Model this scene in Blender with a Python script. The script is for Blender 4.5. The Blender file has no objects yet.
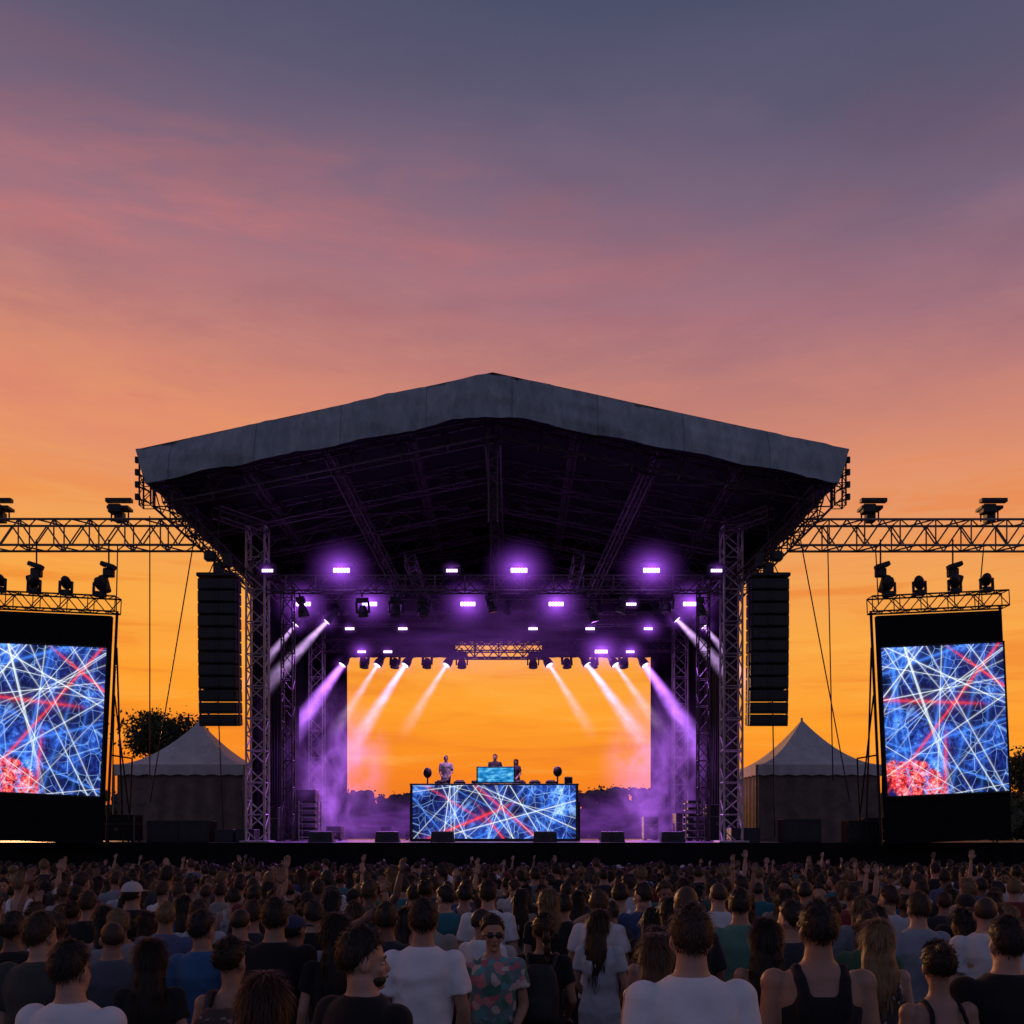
import bpy, math, random, time
from mathutils import Vector, Matrix, noise, Quaternion
T0=time.time()
random.seed(7)
R=random.Random(11)
scene=bpy.context.scene
COL=scene.collection
CAMZ=2.05
XC=-0.6
def lin(c):
    return tuple(((v/255.0)/12.92 if v/255.0<=0.04045 else (((v/255.0)+0.055)/1.055)**2.4) for v in c)
def gz(y):
    t=min(max(y/30.0,-1),1); return 0.25-0.75*t
# ---------------------------------------------------------------- node helpers
class E:
    def __init__(s,nt,k): s.nt=nt; s.k=k
    def _m(s,op,o=None,p=None,clamp=False):
        n=s.nt.nodes.new('ShaderNodeMath'); n.operation=op; n.use_clamp=clamp
        for i,v in enumerate((s,o,p)):
            if v is None: continue
            if isinstance(v,E): s.nt.links.new(v.k,n.inputs[i])
            else: n.inputs[i].default_value=v
        return E(s.nt,n.outputs[0])
    def __add__(s,o): return s._m('ADD',o)
    def __radd__(s,o): return s._m('ADD',o)
    def __sub__(s,o): return s._m('SUBTRACT',o)
    def __mul__(s,o): return s._m('MULTIPLY',o)
    def __rmul__(s,o): return s._m('MULTIPLY',o)
    def __truediv__(s,o): return s._m('DIVIDE',o)
    def __pow__(s,o): return s._m('POWER',o)
    def abs(s): return s._m('ABSOLUTE')
    def sqrt(s): return s._m('SQRT')
    def fract(s): return s._m('FRACT')
    def clamp(s): return s._m('ADD',0.0,clamp=True)
    def ss(s,a,b,c=0.0,d=1.0):
        n=s.nt.nodes.new('ShaderNodeMapRange'); n.interpolation_type='SMOOTHSTEP'
        s.nt.links.new(s.k,n.inputs[0])
        for i,v in zip((1,2,3,4),(a,b,c,d)): n.inputs[i].default_value=v
        return E(s.nt,n.outputs[0])
def mat(name):
    m=bpy.data.materials.new(name); m.use_nodes=True; m.node_tree.nodes.clear()
    return m,m.node_tree
def ramp(nt,fac,stops,interp='LINEAR'):
    n=nt.nodes.new('ShaderNodeValToRGB'); cr=n.color_ramp; cr.interpolation=interp
    while len(cr.elements)<len(stops): cr.elements.new(0.5)
    for e,(p,c) in zip(cr.elements,stops):
        e.position=p; e.color=(c[0],c[1],c[2],1)
    nt.links.new(fac.k if isinstance(fac,E) else fac,n.inputs[0])
    return n.outputs[0]
def mixc(nt,fac,a,b,mode='MIX'):
    n=nt.nodes.new('ShaderNodeMix'); n.data_type='RGBA'; n.blend_type=mode
    if isinstance(fac,E): nt.links.new(fac.k,n.inputs[0])
    else: n.inputs[0].default_value=fac
    for s,v in ((6,a),(7,b)):
        if isinstance(v,tuple): n.inputs[s].default_value=(v[0],v[1],v[2],1)
        else: nt.links.new(v,n.inputs[s])
    return n.outputs[2]
def coord(nt,kind='Object'):
    n=nt.nodes.new('ShaderNodeTexCoord'); return n.outputs[kind]
def mapping(nt,v,sc=(1,1,1),rot=(0,0,0),loc=(0,0,0)):
    n=nt.nodes.new('ShaderNodeMapping'); nt.links.new(v,n.inputs[0])
    n.inputs['Scale'].default_value=sc; n.inputs['Rotation'].default_value=rot; n.inputs['Location'].default_value=loc
    return n.outputs[0]
def nz(nt,v,scale=5,detail=3,rough=0.5,dist=0):
    n=nt.nodes.new('ShaderNodeTexNoise'); nt.links.new(v,n.inputs['Vector'])
    n.inputs['Scale'].default_value=scale; n.inputs['Detail'].default_value=detail
    n.inputs['Roughness'].default_value=rough; n.inputs['Distortion'].default_value=dist
    return E(nt,n.outputs['Fac'])
def sepxyz(nt,v):
    n=nt.nodes.new('ShaderNodeSeparateXYZ'); nt.links.new(v,n.inputs[0])
    return [E(nt,o) for o in n.outputs]
def out(nt,surf=None,vol=None):
    o=nt.nodes.new('ShaderNodeOutputMaterial')
    if surf: nt.links.new(surf,o.inputs['Surface'])
    if vol: nt.links.new(vol,o.inputs['Volume'])
def pbsdf(nt,col,rough=0.7,metal=0,bump=None,bd=0.01,sheen=0,spec=0.5):
    b=nt.nodes.new('ShaderNodeBsdfPrincipled')
    if isinstance(col,tuple): b.inputs['Base Color'].default_value=(col[0],col[1],col[2],1)
    else: nt.links.new(col,b.inputs['Base Color'])
    b.inputs['Roughness'].default_value=rough; b.inputs['Metallic'].default_value=metal
    b.inputs['Specular IOR Level'].default_value=spec
    if sheen: b.inputs['Sheen Weight'].default_value=sheen
    if bump is not None:
        n=nt.nodes.new('ShaderNodeBump'); n.inputs['Strength'].default_value=0.7; n.inputs['Distance'].default_value=bd
        nt.links.new(bump.k,n.inputs['Height']); nt.links.new(n.outputs[0],b.inputs['Normal'])
    return b.outputs[0]
def simple(name,col,rough=0.7,metal=0,var=0.3,sc=3,bd=0.004,spec=0.4):
    m,nt=mat(name); c=coord(nt); n=nz(nt,c,sc,4,0.6)
    n2=nz(nt,c,sc*9,2)
    cc=ramp(nt,n,[(0.3,tuple(v*(1-var) for v in col)),(0.7,tuple(min(1,v*(1+var)) for v in col))])
    out(nt,pbsdf(nt,cc,rough,metal,n2,bd,spec=spec)); return m
def emit(name,col,st):
    m,nt=mat(name); e=nt.nodes.new('ShaderNodeEmission'); e.inputs[0].default_value=(*col,1); e.inputs[1].default_value=st
    c=coord(nt); n=nz(nt,c,30,1)
    nt.links.new((n.ss(0.3,0.7,0.8,1.1)*st).k,e.inputs[1])
    out(nt,e.outputs[0]); return m
# ---------------------------------------------------------------- mesh builder
class MB:
    def __init__(s): s.v=[];s.f=[];s.m=[];s.mi=0
    def add(s,vs,fs,mi=None):
        o=len(s.v); s.v.extend([tuple(x) for x in vs]); s.f.extend([tuple(i+o for i in f) for f in fs])
        s.m.extend([s.mi if mi is None else mi]*len(fs))
    def box(s,c,d,rot=None,mi=None,bev=0.0):
        x,y,z=d[0]/2,d[1]/2,d[2]/2
        if bev>0:
            b=bev; vs=[];ix={}
            for sx in(-1,1):
                for sy in(-1,1):
                    for sz in(-1,1):
                        for a in range(3):
                            p=[sx*(x-b),sy*(y-b),sz*(z-b)]
                            p[a]=[sx*x,sy*y,sz*z][a]
                            ix[(sx,sy,sz,a)]=len(vs); vs.append(p)
            fs=[]
            S=[-1,1]
            for a in range(3):
                b1,b2=(a+1)%3,(a+2)%3
                for sg in S:
                    L=[]
                    for (u,w) in((-1,-1),(1,-1),(1,1),(-1,1)):
                        k=[0,0,0];k[a]=sg;k[b1]=u;k[b2]=w; L.append(ix[(*k,a)])
                    fs.append(L if sg>0 else L[::-1])
                for u in S:
                    for w in S:
                        k0=[0,0,0];k0[a]=-1;k0[b1]=u;k0[b2]=w;k1=list(k0);k1[a]=1
                        fs.append([ix[(*k0,b1)],ix[(*k1,b1)],ix[(*k1,b2)],ix[(*k0,b2)]])
            for sx in S:
                for sy in S:
                    for sz in S: fs.append([ix[(sx,sy,sz,0)],ix[(sx,sy,sz,1)],ix[(sx,sy,sz,2)]])
        else:
            vs=[(-x,-y,-z),(x,-y,-z),(x,y,-z),(-x,y,-z),(-x,-y,z),(x,-y,z),(x,y,z),(-x,y,z)]
            fs=[(0,3,2,1),(4,5,6,7),(0,1,5,4),(1,2,6,5),(2,3,7,6),(3,0,4,7)]
        c=Vector(c)
        vs=[(rot@Vector(p) if rot else Vector(p))+c for p in vs]
        s.add(vs,fs,mi)
    def tube(s,p0,p1,r0,r1=None,n=6,mi=None,cap=True):
        p0=Vector(p0);p1=Vector(p1); r1=r0 if r1 is None else r1
        d=p1-p0
        if d.length<1e-6: return
        q=d.to_track_quat('Z','Y'); vs=[]
        for p,r in((p0,r0),(p1,r1)):
            for i in range(n):
                a=2*math.pi*i/n; vs.append(p+q@Vector((math.cos(a)*r,math.sin(a)*r,0)))
        fs=[(i,(i+1)%n,n+(i+1)%n,n+i) for i in range(n)]
        if cap: fs+= [tuple(range(n))[::-1],tuple(range(n,2*n))]
        s.add(vs,fs,mi)
    def ell(s,c,r,nu=14,nv=9,rot=None,mi=None):
        c=Vector(c); vs=[];fs=[]
        vs.append(Vector((0,0,-r[2])))
        for j in range(1,nv):
            ph=-math.pi/2+math.pi*j/nv
            for i in range(nu):
                a=2*math.pi*i/nu
                vs.append(Vector((r[0]*math.cos(ph)*math.cos(a),r[1]*math.cos(ph)*math.sin(a),r[2]*math.sin(ph))))
        vs.append(Vector((0,0,r[2])))
        for i in range(nu): fs.append((0,1+(i+1)%nu,1+i))
        for j in range(nv-2):
            for i in range(nu):
                a=1+j*nu+i;b=1+j*nu+(i+1)%nu
                fs.append((a,b,b+nu,a+nu))
        t=len(vs)-1;o=1+(nv-2)*nu
        for i in range(nu): fs.append((o+i,o+(i+1)%nu,t))
        vs=[(rot@v if rot else v)+c for v in vs]
        s.add(vs,fs,mi)
    def loft(s,rings,n=20,mi=None,power=2.0):
        vs=[];fs=[]
        for (cx,cy,cz,rx,ry) in rings:
            for i in range(n):
                a=2*math.pi*i/n; ca,sa=math.cos(a),math.sin(a)
                e=2.0/power
                vs.append((cx+rx*math.copysign(abs(ca)**e,ca),cy+ry*math.copysign(abs(sa)**e,sa),cz))
        up=rings[-1][2]>rings[0][2]
        for k in range(len(rings)-1):
            for i in range(n):
                a=k*n+i;b=k*n+(i+1)%n
                fs.append((a,b,b+n,a+n) if up else (a,a+n,b+n,b))
        c0=tuple(range(n)); c1=tuple(range((len(rings)-1)*n,len(rings)*n))
        fs.append(c0[::-1] if up else c0); fs.append(c1 if up else c1[::-1])
        s.add(vs,fs,mi)
    def capsule(s,p0,p1,r0,r1,n=12,mi=None):
        s.tube(p0,p1,r0,r1,n,mi); s.ell(p0,(r0,)*3,n,8,mi=mi); s.ell(p1,(r1,)*3,n,8,mi=mi)
    def truss(s,p0,p1,w,h=None,bay=0.6,r=0.03,rd=0.016,up=Vector((0,0,1)),mi=None):
        h=h or w; p0=Vector(p0);p1=Vector(p1); d=(p1-p0); L=d.length; d.normalize()
        sd=d.cross(up)
        if sd.length<1e-3: sd=d.cross(Vector((0,1,0)))
        sd.normalize(); u=sd.cross(d).normalized()
        offs=[sd*w/2+u*h/2,-sd*w/2+u*h/2,-sd*w/2-u*h/2,sd*w/2-u*h/2]
        for o in offs: s.tube(p0+o,p1+o,r,n=5,mi=mi)
        nb=max(1,round(L/bay))
        for k in range(nb+1):
            p=p0+d*(L*k/nb)
            if k%2==0 or k==nb:
                for a in range(4): s.tube(p+offs[a],p+offs[(a+1)%4],rd,n=4,mi=mi,cap=False)
            if k<nb:
                q=p0+d*(L*(k+1)/nb)
                for a in range(4):
                    i,j=(a,(a+1)%4) if k%2==0 else ((a+1)%4,a)
                    s.tube(p+offs[i],q+offs[j],rd,n=4,mi=mi,cap=False)
    def obj(s,name,mats,parent=None,smooth=False,loc=(0,0,0)):
        me=bpy.data.meshes.new(name); me.from_pydata(s.v,[],s.f)
        for m in mats: me.materials.append(m)
        me.polygons.foreach_set('material_index',s.m)
        if smooth: me.polygons.foreach_set('use_smooth',[True]*len(s.f))
        me.update()
        o=bpy.data.objects.new(name,me); COL.objects.link(o); o.location=loc
        if parent: o.parent=parent
        return o
def empty(name,loc=(0,0,0)):
    o=bpy.data.objects.new(name,None); COL.objects.link(o); o.location=loc; return o
# ---------------------------------------------------------------- world
w=bpy.data.worlds.new("World"); scene.world=w; w.use_nodes=True
nt=w.node_tree; nt.nodes.clear()
g=coord(nt,'Generated'); X,Y,Z=sepxyz(nt,g)
mp=mapping(nt,g,(1.0,1.0,4.2),(0,math.radians(10),0))
n1=nz(nt,mp,1.1,5,0.5,0.4)
mp2=mapping(nt,g,(1.2,1.0,6.5),(0,math.radians(13),0),(3,1,2))
n2=nz(nt,mp2,2.2,6,0.62,0.5)
n3=nz(nt,mapping(nt,g,(1.5,1,5.0),(0,math.radians(9),0),(7,3,1)),4.5,6,0.65,0.3)
n4=nz(nt,mapping(nt,g,(1.6,1,15.0),(0,math.radians(4),0),(2,8,1)),3.0,5,0.6,0.6)
high=Z.ss(0.12,0.5)
zz=Z+X*0.06+((n1-0.5)*0.11+(n2-0.5)*0.06+(n3-0.5)*0.035)*high+0.004
stops=[(0.0,(225,105,35)),(0.05,(250,134,32)),(0.12,(255,160,46)),(0.2,(250,168,70)),(0.28,(240,160,92)),(0.35,(226,146,108)),(0.415,(198,130,120)),(0.47,(160,114,127)),(0.525,(122,101,124)),(0.58,(94,89,115)),(0.65,(75,80,106)),(0.8,(56,64,92)),(1.0,(44,52,78))]
front=ramp(nt,zz,[(p,lin(c)) for p,c in stops])
wis=(n2*0.6+n3*0.4).ss(0.44,0.68)*Z.ss(0.22,0.42)*Z.ss(0.48,0.62,1.0,0.0)*X.ss(-0.5,0.5,0.6,0.1)
front=mixc(nt,wis,front,lin((226,128,116)))
cl=(n3*0.5+n1*0.5).ss(0.42,0.65)*Z.ss(0.3,0.5)*0.3
front=mixc(nt,cl,front,lin((88,80,104)))
lowb=n4.ss(0.48,0.68)*Z.ss(0.4,0.2)*Z.ss(0.02,0.07)*0.5
front=mixc(nt,lowb,front,lin((236,122,42)))
lowc=n4.ss(0.48,0.3)*Z.ss(0.35,0.15)*0.3
front=mixc(nt,lowc,front,lin((255,190,84)))
back=ramp(nt,Z,[(0.0,lin((104,96,122))),(0.25,lin((116,112,144))),(0.6,lin((104,112,148))),(1,lin((54,62,92)))])
sky=mixc(nt,Y.ss(-0.5,0.35),back,front)
gr=Z.ss(-0.03,0.0)
sky=mixc(nt,gr,(0.012,0.01,0.012),sky)
bg=nt.nodes.new('ShaderNodeBackground'); nt.links.new(sky,bg.inputs[0]); bg.inputs[1].default_value=1.0
wo=nt.nodes.new('ShaderNodeOutputWorld'); nt.links.new(bg.outputs[0],wo.inputs[0])
sun=bpy.data.lights.new('sun','SUN'); sun.energy=1.2; sun.angle=math.radians(4); sun.color=(1,0.48,0.2)
so=bpy.data.objects.new('sun',sun); COL.objects.link(so)
so.rotation_euler=(Vector((0.5,-1,-0.16))).to_track_quat('-Z','Y').to_euler()
# ---------------------------------------------------------------- materials
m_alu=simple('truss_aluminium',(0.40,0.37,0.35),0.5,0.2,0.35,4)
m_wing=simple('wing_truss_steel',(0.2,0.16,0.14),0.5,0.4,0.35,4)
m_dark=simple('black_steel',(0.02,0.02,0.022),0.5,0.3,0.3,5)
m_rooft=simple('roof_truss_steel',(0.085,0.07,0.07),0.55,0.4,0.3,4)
m_black=simple('black_plastic',(0.016,0.016,0.018),0.55,0,0.3,8)
m_drape=simple('black_drape',(0.008,0.0075,0.009),0.95,0,0.3,2,spec=.1)
m_deck=simple('stage_deck',(0.22,0.2,0.21),0.35,0,0.35,1.5)
m_pole=simple('galvanised_pole',(0.22,0.21,0.2),0.5,0.6)
m_lens=emit('lens_purple',(0.76,0.42,1.0),4.0)
m_lensw=emit('lens_white',(0.85,0.68,1.0),2.6)
m_glass=simple('dark_glass',(0.03,0.025,0.05),0.15,0,0.2)
def fabric_mat():
    m,nt=mat('roof_canvas'); c=coord(nt)
    n=nz(nt,mapping(nt,c,(1.0,1,0.45)),0.9,5,0.65,0.3); st=nz(nt,mapping(nt,c,(3,1,0.8),(0,.5,0)),1.4,4,0.6)
    x,y,z=sepxyz(nt,c)
    cc=ramp(nt,n*0.55+st*0.45,[(0.32,(0.15,0.185,0.20)),(0.5,(0.25,0.295,0.31)),(0.68,(0.38,0.42,0.43))])
    seam=((x/2.62).fract()-0.5).abs().ss(0.488,0.497)
    cc=mixc(nt,seam*0.5,cc,(0.06,0.07,0.08))
    out(nt,pbsdf(nt,cc,0.7,0,st+n*0.5,0.2)); return m
m_canvas=fabric_mat()
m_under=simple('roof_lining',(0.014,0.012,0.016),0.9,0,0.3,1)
def tent_mat():
    m,nt=mat('tent_canvas'); c=coord(nt); n=nz(nt,mapping(nt,c,(1,1,.4)),1.6,4,.6)
    cc=ramp(nt,n,[(0.3,(0.6,0.58,0.57)),(0.7,(0.8,0.78,0.76))])
    out(nt,pbsdf(nt,cc,0.75,0,n,0.1)); return m
m_tent=tent_mat()
m_tentwall=simple('tent_wall',(0.22,0.165,0.14),0.85,0,0.25,2,0.03)
# LED art
def led_mat(name,seed,sc=1.0,st=1.6):
    m,nt=mat(name); rr=random.Random(seed); c=coord(nt)
    P=mapping(nt,c,(sc,sc,sc),(0,0,0),(0,0,0))
    wrp=nt.nodes.new('ShaderNodeTexNoise'); nt.links.new(P,wrp.inputs['Vector']); wrp.inputs['Scale'].default_value=0.5; wrp.inputs['Detail'].default_value=1
    vm=nt.nodes.new('ShaderNodeVectorMath'); vm.operation='MULTIPLY_ADD'; nt.links.new(wrp.outputs['Color'],vm.inputs[0]); vm.inputs[1].default_value=(0.5,0,0.5); nt.links.new(P,vm.inputs[2])
    Pw=vm.outputs[0]
    n1=nz(nt,P,0.6,5,0.6,0.6); n3=nz(nt,mapping(nt,P,(1,1,1),(0,0,0),(5,2,9)),0.5,3,0.5,0.4)
    n4=nz(nt,P,6.0,6,0.8,0.5)
    base=ramp(nt,n1+(n4-0.5)*0.6,[(0.36,(0.002,0.003,0.02)),(0.5,(0.008,0.014,0.12)),(0.6,(0.02,0.08,0.46)),(0.7,(0.15,0.4,0.95)),(0.8,(0.8,.9,1))])
    xs,ys,zs=sepxyz(nt,P)
    # red splash concentrated low-left, small accent upper-left
    cor=((xs+1.4)*(xs+1.4)*0.45+(zs+2.1)*(zs+2.1)*0.8).sqrt()
    redm=(n3*1.2-cor*0.34+0.12).ss(0.42,0.5)*0.97
    redc=ramp(nt,n4,[(0.38,(0.03,0.001,0.01)),(0.46,(0.4,0.01,0.02)),(0.53,(1.0,0.08,0.06)),(0.60,(1,0.35,0.3)),(0.66,(1,0.9,0.9))])
    col=mixc(nt,redm,base,redc)
    def lines(num,w0,w1,PP,L0=2.5,L1=9):
        tot=None
        for i in range(num):
            a=rr.uniform(0,math.pi); n_=(math.cos(a),0,math.sin(a)); t_=(-math.sin(a),0,math.cos(a))
            cx,cz=rr.uniform(-2.1,2.1),rr.uniform(-2.5,2.5); off=cx*n_[0]+cz*n_[2]; to=cx*t_[0]+cz*t_[2]
            wd=rr.uniform(w0,w1)
            def dot(v):
                n=nt.nodes.new('ShaderNodeVectorMath'); n.operation='DOT_PRODUCT'; nt.links.new(PP,n.inputs[0]); n.inputs[1].default_value=v
                return E(nt,n.outputs['Value'])
            d=dot(n_)-off; gline=(d*d+wd*wd)
            q=nt.nodes.new('ShaderNodeMath'); q.operation='DIVIDE'; q.inputs[0].default_value=wd*wd; nt.links.new(gline.k,q.inputs[1])
            val=E(nt,q.outputs[0])**1.35
            L=rr.uniform(L0,L1); t=dot(t_)-to
            mask=t.ss(-0.1,L,1.0,0.0) if rr.random()<.5 else t.ss(-L,0.1,0.0,1.0)
            val=val*mask*rr.uniform(0.35,1.0)
            tot=val if tot is None else tot+val
        return tot
    lw=lines(26,0.006,0.016,P); lb=lines(12,0.02,0.05,P); lr=lines(4,0.03,0.06,P,0.8,2.8)
    vo=nt.nodes.new('ShaderNodeTexVoronoi'); vo.feature='DISTANCE_TO_EDGE'; vo.inputs['Scale'].default_value=0.9; nt.links.new(Pw,vo.inputs['Vector'])
    v1=E(nt,vo.outputs['Distance']).ss(0.0,0.022,1,0)*n1.ss(0.4,0.6)
    vo2=nt.nodes.new('ShaderNodeTexVoronoi'); vo2.feature='DISTANCE_TO_EDGE'; vo2.inputs['Scale'].default_value=2.1; nt.links.new(Pw,vo2.inputs['Vector'])
    v2=E(nt,vo2.outputs['Distance']).ss(0.0,0.03,1,0)*n3.ss(0.35,0.6)*0.5
    col=mixc(nt,(lb*0.7).clamp(),col,(0.06,0.25,1.0))
    col=mixc(nt,(v2+v1*0.7).clamp(),col,(0.3,0.55,1.0))
    col=mixc(nt,lr.clamp(),col,(1.0,0.05,0.04))
    col=mixc(nt,lw.clamp(),col,(0.8,0.9,1.0))
    e=nt.nodes.new('ShaderNodeEmission'); nt.links.new(col,e.inputs[0]); e.inputs[1].default_value=st
    out(nt,e.outputs[0]); return m
m_led=led_mat('led_wall_picture',5,1.0,1.35)
m_led2=led_mat('led_booth_picture',9,1.1,1.3)
# ---------------------------------------------------------------- ground
def ground():
    ys=[-60,-20,-5,0]+[i*1.5 for i in range(1,21)]+[34,60,120,300,900,2500]
    xs=[-2500,-600,-150,-60]+[i*4 for i in range(-10,11)]+[60,150,600,2500]
    mb=MB(); vs=[(x,y,gz(y)+(0.02*noise.noise(Vector((x*.3,y*.3,0))))) for y in ys for x in xs]
    n=len(xs); fs=[(j*n+i,j*n+i+1,(j+1)*n+i+1,(j+1)*n+i) for j in range(len(ys)-1) for i in range(n-1)]
    mb.add(vs,fs)
    m,nt=mat('trodden_grass'); c=coord(nt); a=nz(nt,c,0.6,6,.6); b=nz(nt,c,25,3,.7)
    cc=ramp(nt,a*0.6+b*0.4,[(0.35,(0.035,0.03,0.018)),(0.5,(0.04,0.055,0.02)),(0.65,(0.07,0.085,0.035))])
    out(nt,pbsdf(nt,cc,0.95,0,b,0.05))
    mb.obj('ground',[m],smooth=True)
ground()
# ---------------------------------------------------------------- stage
stage=empty('festival_stage')
DZ=1.83
mb=MB()
mb.box((XC,39.75,DZ-0.06),(19.4,11.9,0.12),bev=0.015)
for i in range(9):
    mb.tube((XC-9.2+i*2.3,34.2,-.5),(XC-9.2+i*2.3,34.2,DZ-.12),0.03)
mb.obj('stage_deck',[m_deck],stage)
mb=MB()
for sx in(-1,1):
    x0=XC+sx*9.75; x1=XC+sx*22.5
    mb.box(((x0+x1)/2,36.4,DZ-0.05),(abs(x1-x0),5.0,0.1))
mb.obj('wing_deck',[m_black],stage)
def drape(mb,x0,x1,y,z0,z1,amp=0.07,per=0.35,axis='x',sd=0,nz_=6):
    n=max(8,int(abs(x1-x0)/per*6)); vs=[];fs=[]
    for k in range(nz_+1):
        for i in range(n+1):
            t=x0+(x1-x0)*i/n
            zz1=z1(t) if callable(z1) else z1
            z=z0+(zz1-z0)*k/nz_; a=amp*(1-0.5*k/nz_)
            off=a*math.sin(t/per*2*math.pi+1.2*math.sin(t*0.9+sd))+a*.6*noise.noise(Vector((t*1.5,z*.4,sd)))
            vs.append((t,y+off,z) if axis=='x' else (y+off,t,z))
    for k in range(nz_):
        for i in range(n):
            a=k*(n+1)+i; fs.append((a,a+1,a+n+2,a+n+1))
    mb.add(vs,fs)
mb=MB(); drape(mb,XC-22.5,XC+22.5,33.72,-.5,DZ-.0,0.04,0.5)
mb.obj('stage_skirt',[m_drape],stage,True)
mb=MB()
rtop=lambda x: 16.34-2.38*abs(x-XC)/11.0
for sx in(-1,1):
    a,b=XC+sx*6.85,XC+sx*8.9
    drape(mb,min(a,b),max(a,b),45.15,DZ,10.9,0.1,0.45,sd=sx)
    drape(mb,35.6,45.2,XC+sx*8.65,DZ,12.9,0.1,0.5,'y',sd=sx+3)
    a,b=XC+sx*8.4,XC+sx*10.8
    drape(mb,min(a,b),max(a,b),45.15,12.5,rtop,0.05,0.45)
    a,b=XC+sx*1.95,XC+sx*8.5
    drape(mb,min(a,b),max(a,b),45.15,10.02,10.9,0.06,0.45)
drape(mb,XC-8.9,XC+8.9,45.3,10.75,rtop,0.1,0.45,nz_=10)
mb.obj('stage_drapes',[m_drape],stage,True)
# roof canopy
yb=45.6; yf=30.85
mb=MB()
N=88
vs=[];fs=[]
NV=14
for k in range(NV+1):
    s=k/NV
    for i in range(N+1):
        t=-1+2*i/N
        top=Vector((XC+t*11.0,yf,16.38-(2.38)*abs(t)))
        sag=0.07*math.sin((abs(t)*11)/2.62*math.pi)**2
        bot=Vector((XC+t*10.55,30.42,14.90-2.1*abs(t)+sag*1.0))
        if abs(t)<0.05: bot.z=14.90-2.1*0.05
        p=top.lerp(bot,s)
        dd=0.07*noise.noise(Vector((p.x*1.2,p.z*.8,3)))+0.07*noise.noise(Vector((p.x*3.5,p.z*.9,5)))+.07*noise.noise(Vector((p.x*.8+p.z*2.5,p.z*2,8)))+.05*noise.noise(Vector((p.x*2.2-p.z*3.5,p.z,12)))
        p.y-=dd+0.08*math.sin(s*math.pi); vs.append(p)
for k in range(NV):
    for i in range(N):
        a=k*(N+1)+i; fs.append((a,a+1,a+N+2,a+N+1))
mb.add(vs,fs,0)
N=60
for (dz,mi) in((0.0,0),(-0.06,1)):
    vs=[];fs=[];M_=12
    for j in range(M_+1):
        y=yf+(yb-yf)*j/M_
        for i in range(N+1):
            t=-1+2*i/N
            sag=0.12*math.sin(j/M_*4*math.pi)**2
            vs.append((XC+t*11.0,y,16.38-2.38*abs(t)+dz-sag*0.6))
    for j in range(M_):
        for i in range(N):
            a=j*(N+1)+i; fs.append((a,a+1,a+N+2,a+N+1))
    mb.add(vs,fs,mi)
for sx in(-1,1):
    vs=[];fs=[];n=40
    for k in range(5):
        for i in range(n+1):
            y=yf+(yb-yf)*i/n; s=k/4
            vs.append((XC+sx*(11.0-0.45*s+0.05*noise.noise(Vector((y,s*2,sx)))),y-(0.43*s if i==0 else 0),14.0-1.2*s+(.08*math.sin(i/n*8*math.pi)**2)*s))
    for k in range(4):
        for i in range(n):
            a=k*(n+1)+i; fs.append((a,a+1,a+n+2,a+n+1))
    mb.add(vs,fs,0)
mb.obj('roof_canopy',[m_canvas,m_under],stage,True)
mb=MB()
fr=[31.45,34.9,38.3,41.7,45.0]
for y in fr:
    for sx in(-1,1):
        mb.truss((XC+sx*10.35,y,12.75),(XC,y,14.85),0.5,0.6,0.75,0.035,0.02)
for sx in(-1,1):
    mb.truss((XC+sx*10.3,31.2,12.7),(XC+sx*10.3,45.2,12.7),0.6,0.7,0.8,0.04,0.022)
    for k,t in enumerate((0.25,0.5,0.75)):
        x=XC+sx*10.35*t; z=14.85-2.1*t+0.35
        mb.tube((x,31.2,z),(x,45.2,z),0.05)
        mb.truss((x,31.4,z-.1),(x,45.0,z-.1),0.25,0.25,0.7,0.02,0.012)
    for a,b in zip(fr[:-1],fr[1:]):
        mb.tube((XC+sx*1,a,14.6),(XC+sx*9.8,b,12.9),0.02,n=4)
        mb.tube((XC+sx*9.8,a,12.9),(XC+sx*1,b,14.6),0.02,n=4)
    mb.truss((XC+sx*4.9,31.6,13.6),(XC+sx*3.6,37.8,11.2),0.3,0.3,0.5,0.03,0.016)
    mb.truss((XC+sx*10.1,31.6,12.5),(XC+sx*8.2,34.2,10.6),0.3,0.3,0.5,0.03,0.016)
mb.truss((XC,31.2,14.6),(XC,45.2,14.6),0.45,0.7,0.7,0.04,0.02)
for y in fr[:2]: mb.truss((XC,y,14.6),(XC,y,12.0 if y<32 else 10.9),0.28,0.28,0.5,0.025,0.014,up=Vector((0,1,0)))
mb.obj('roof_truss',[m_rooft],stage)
mb=MB()
for sx in(-1,1):
    x=XC+sx*10.75
    mb.truss((x,31.1,13.7),(x,31.1,12.3),0.35,0.35,0.35,0.03,0.016,up=Vector((0,1,0)))
    for k in range(4):
        mb.tube((x-.1*sx,31,12.4+k*.36),(x+sx*.22,30.9,12.5+k*.38),0.03,n=5)
        mb.box((x+sx*.24,30.9,12.55+k*.38),(.1,.1,.18))
mb.obj('eave_bracket',[m_dark],stage)
for sx in(-1,1):
    mb=MB()
    mb.truss((XC+sx*8.1,34.2,-0.5),(XC+sx*8.1,34.2,12.6),0.62,0.62,0.55,0.04,0.024,up=Vector((0,1,0)))
    mb.truss((XC+sx*8.1,44.6,-0.5),(XC+sx*8.1,44.6,12.6),0.6,0.6,0.6,0.035,0.02,up=Vector((0,1,0)))
    mb.box((XC+sx*8.1,34.2,DZ+0.03),(1.0,1.0,0.06),bev=.01)
    mb.obj('roof_tower',[m_alu],stage)
    mb=MB()
    mb.truss((XC+sx*7.6,36.6,DZ),(XC+sx*7.6,36.6,11.2),0.4,0.4,0.5,0.03,0.018,up=Vector((0,1,0)))
    mb.obj('roof_tower',[m_rooft],stage)
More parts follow.
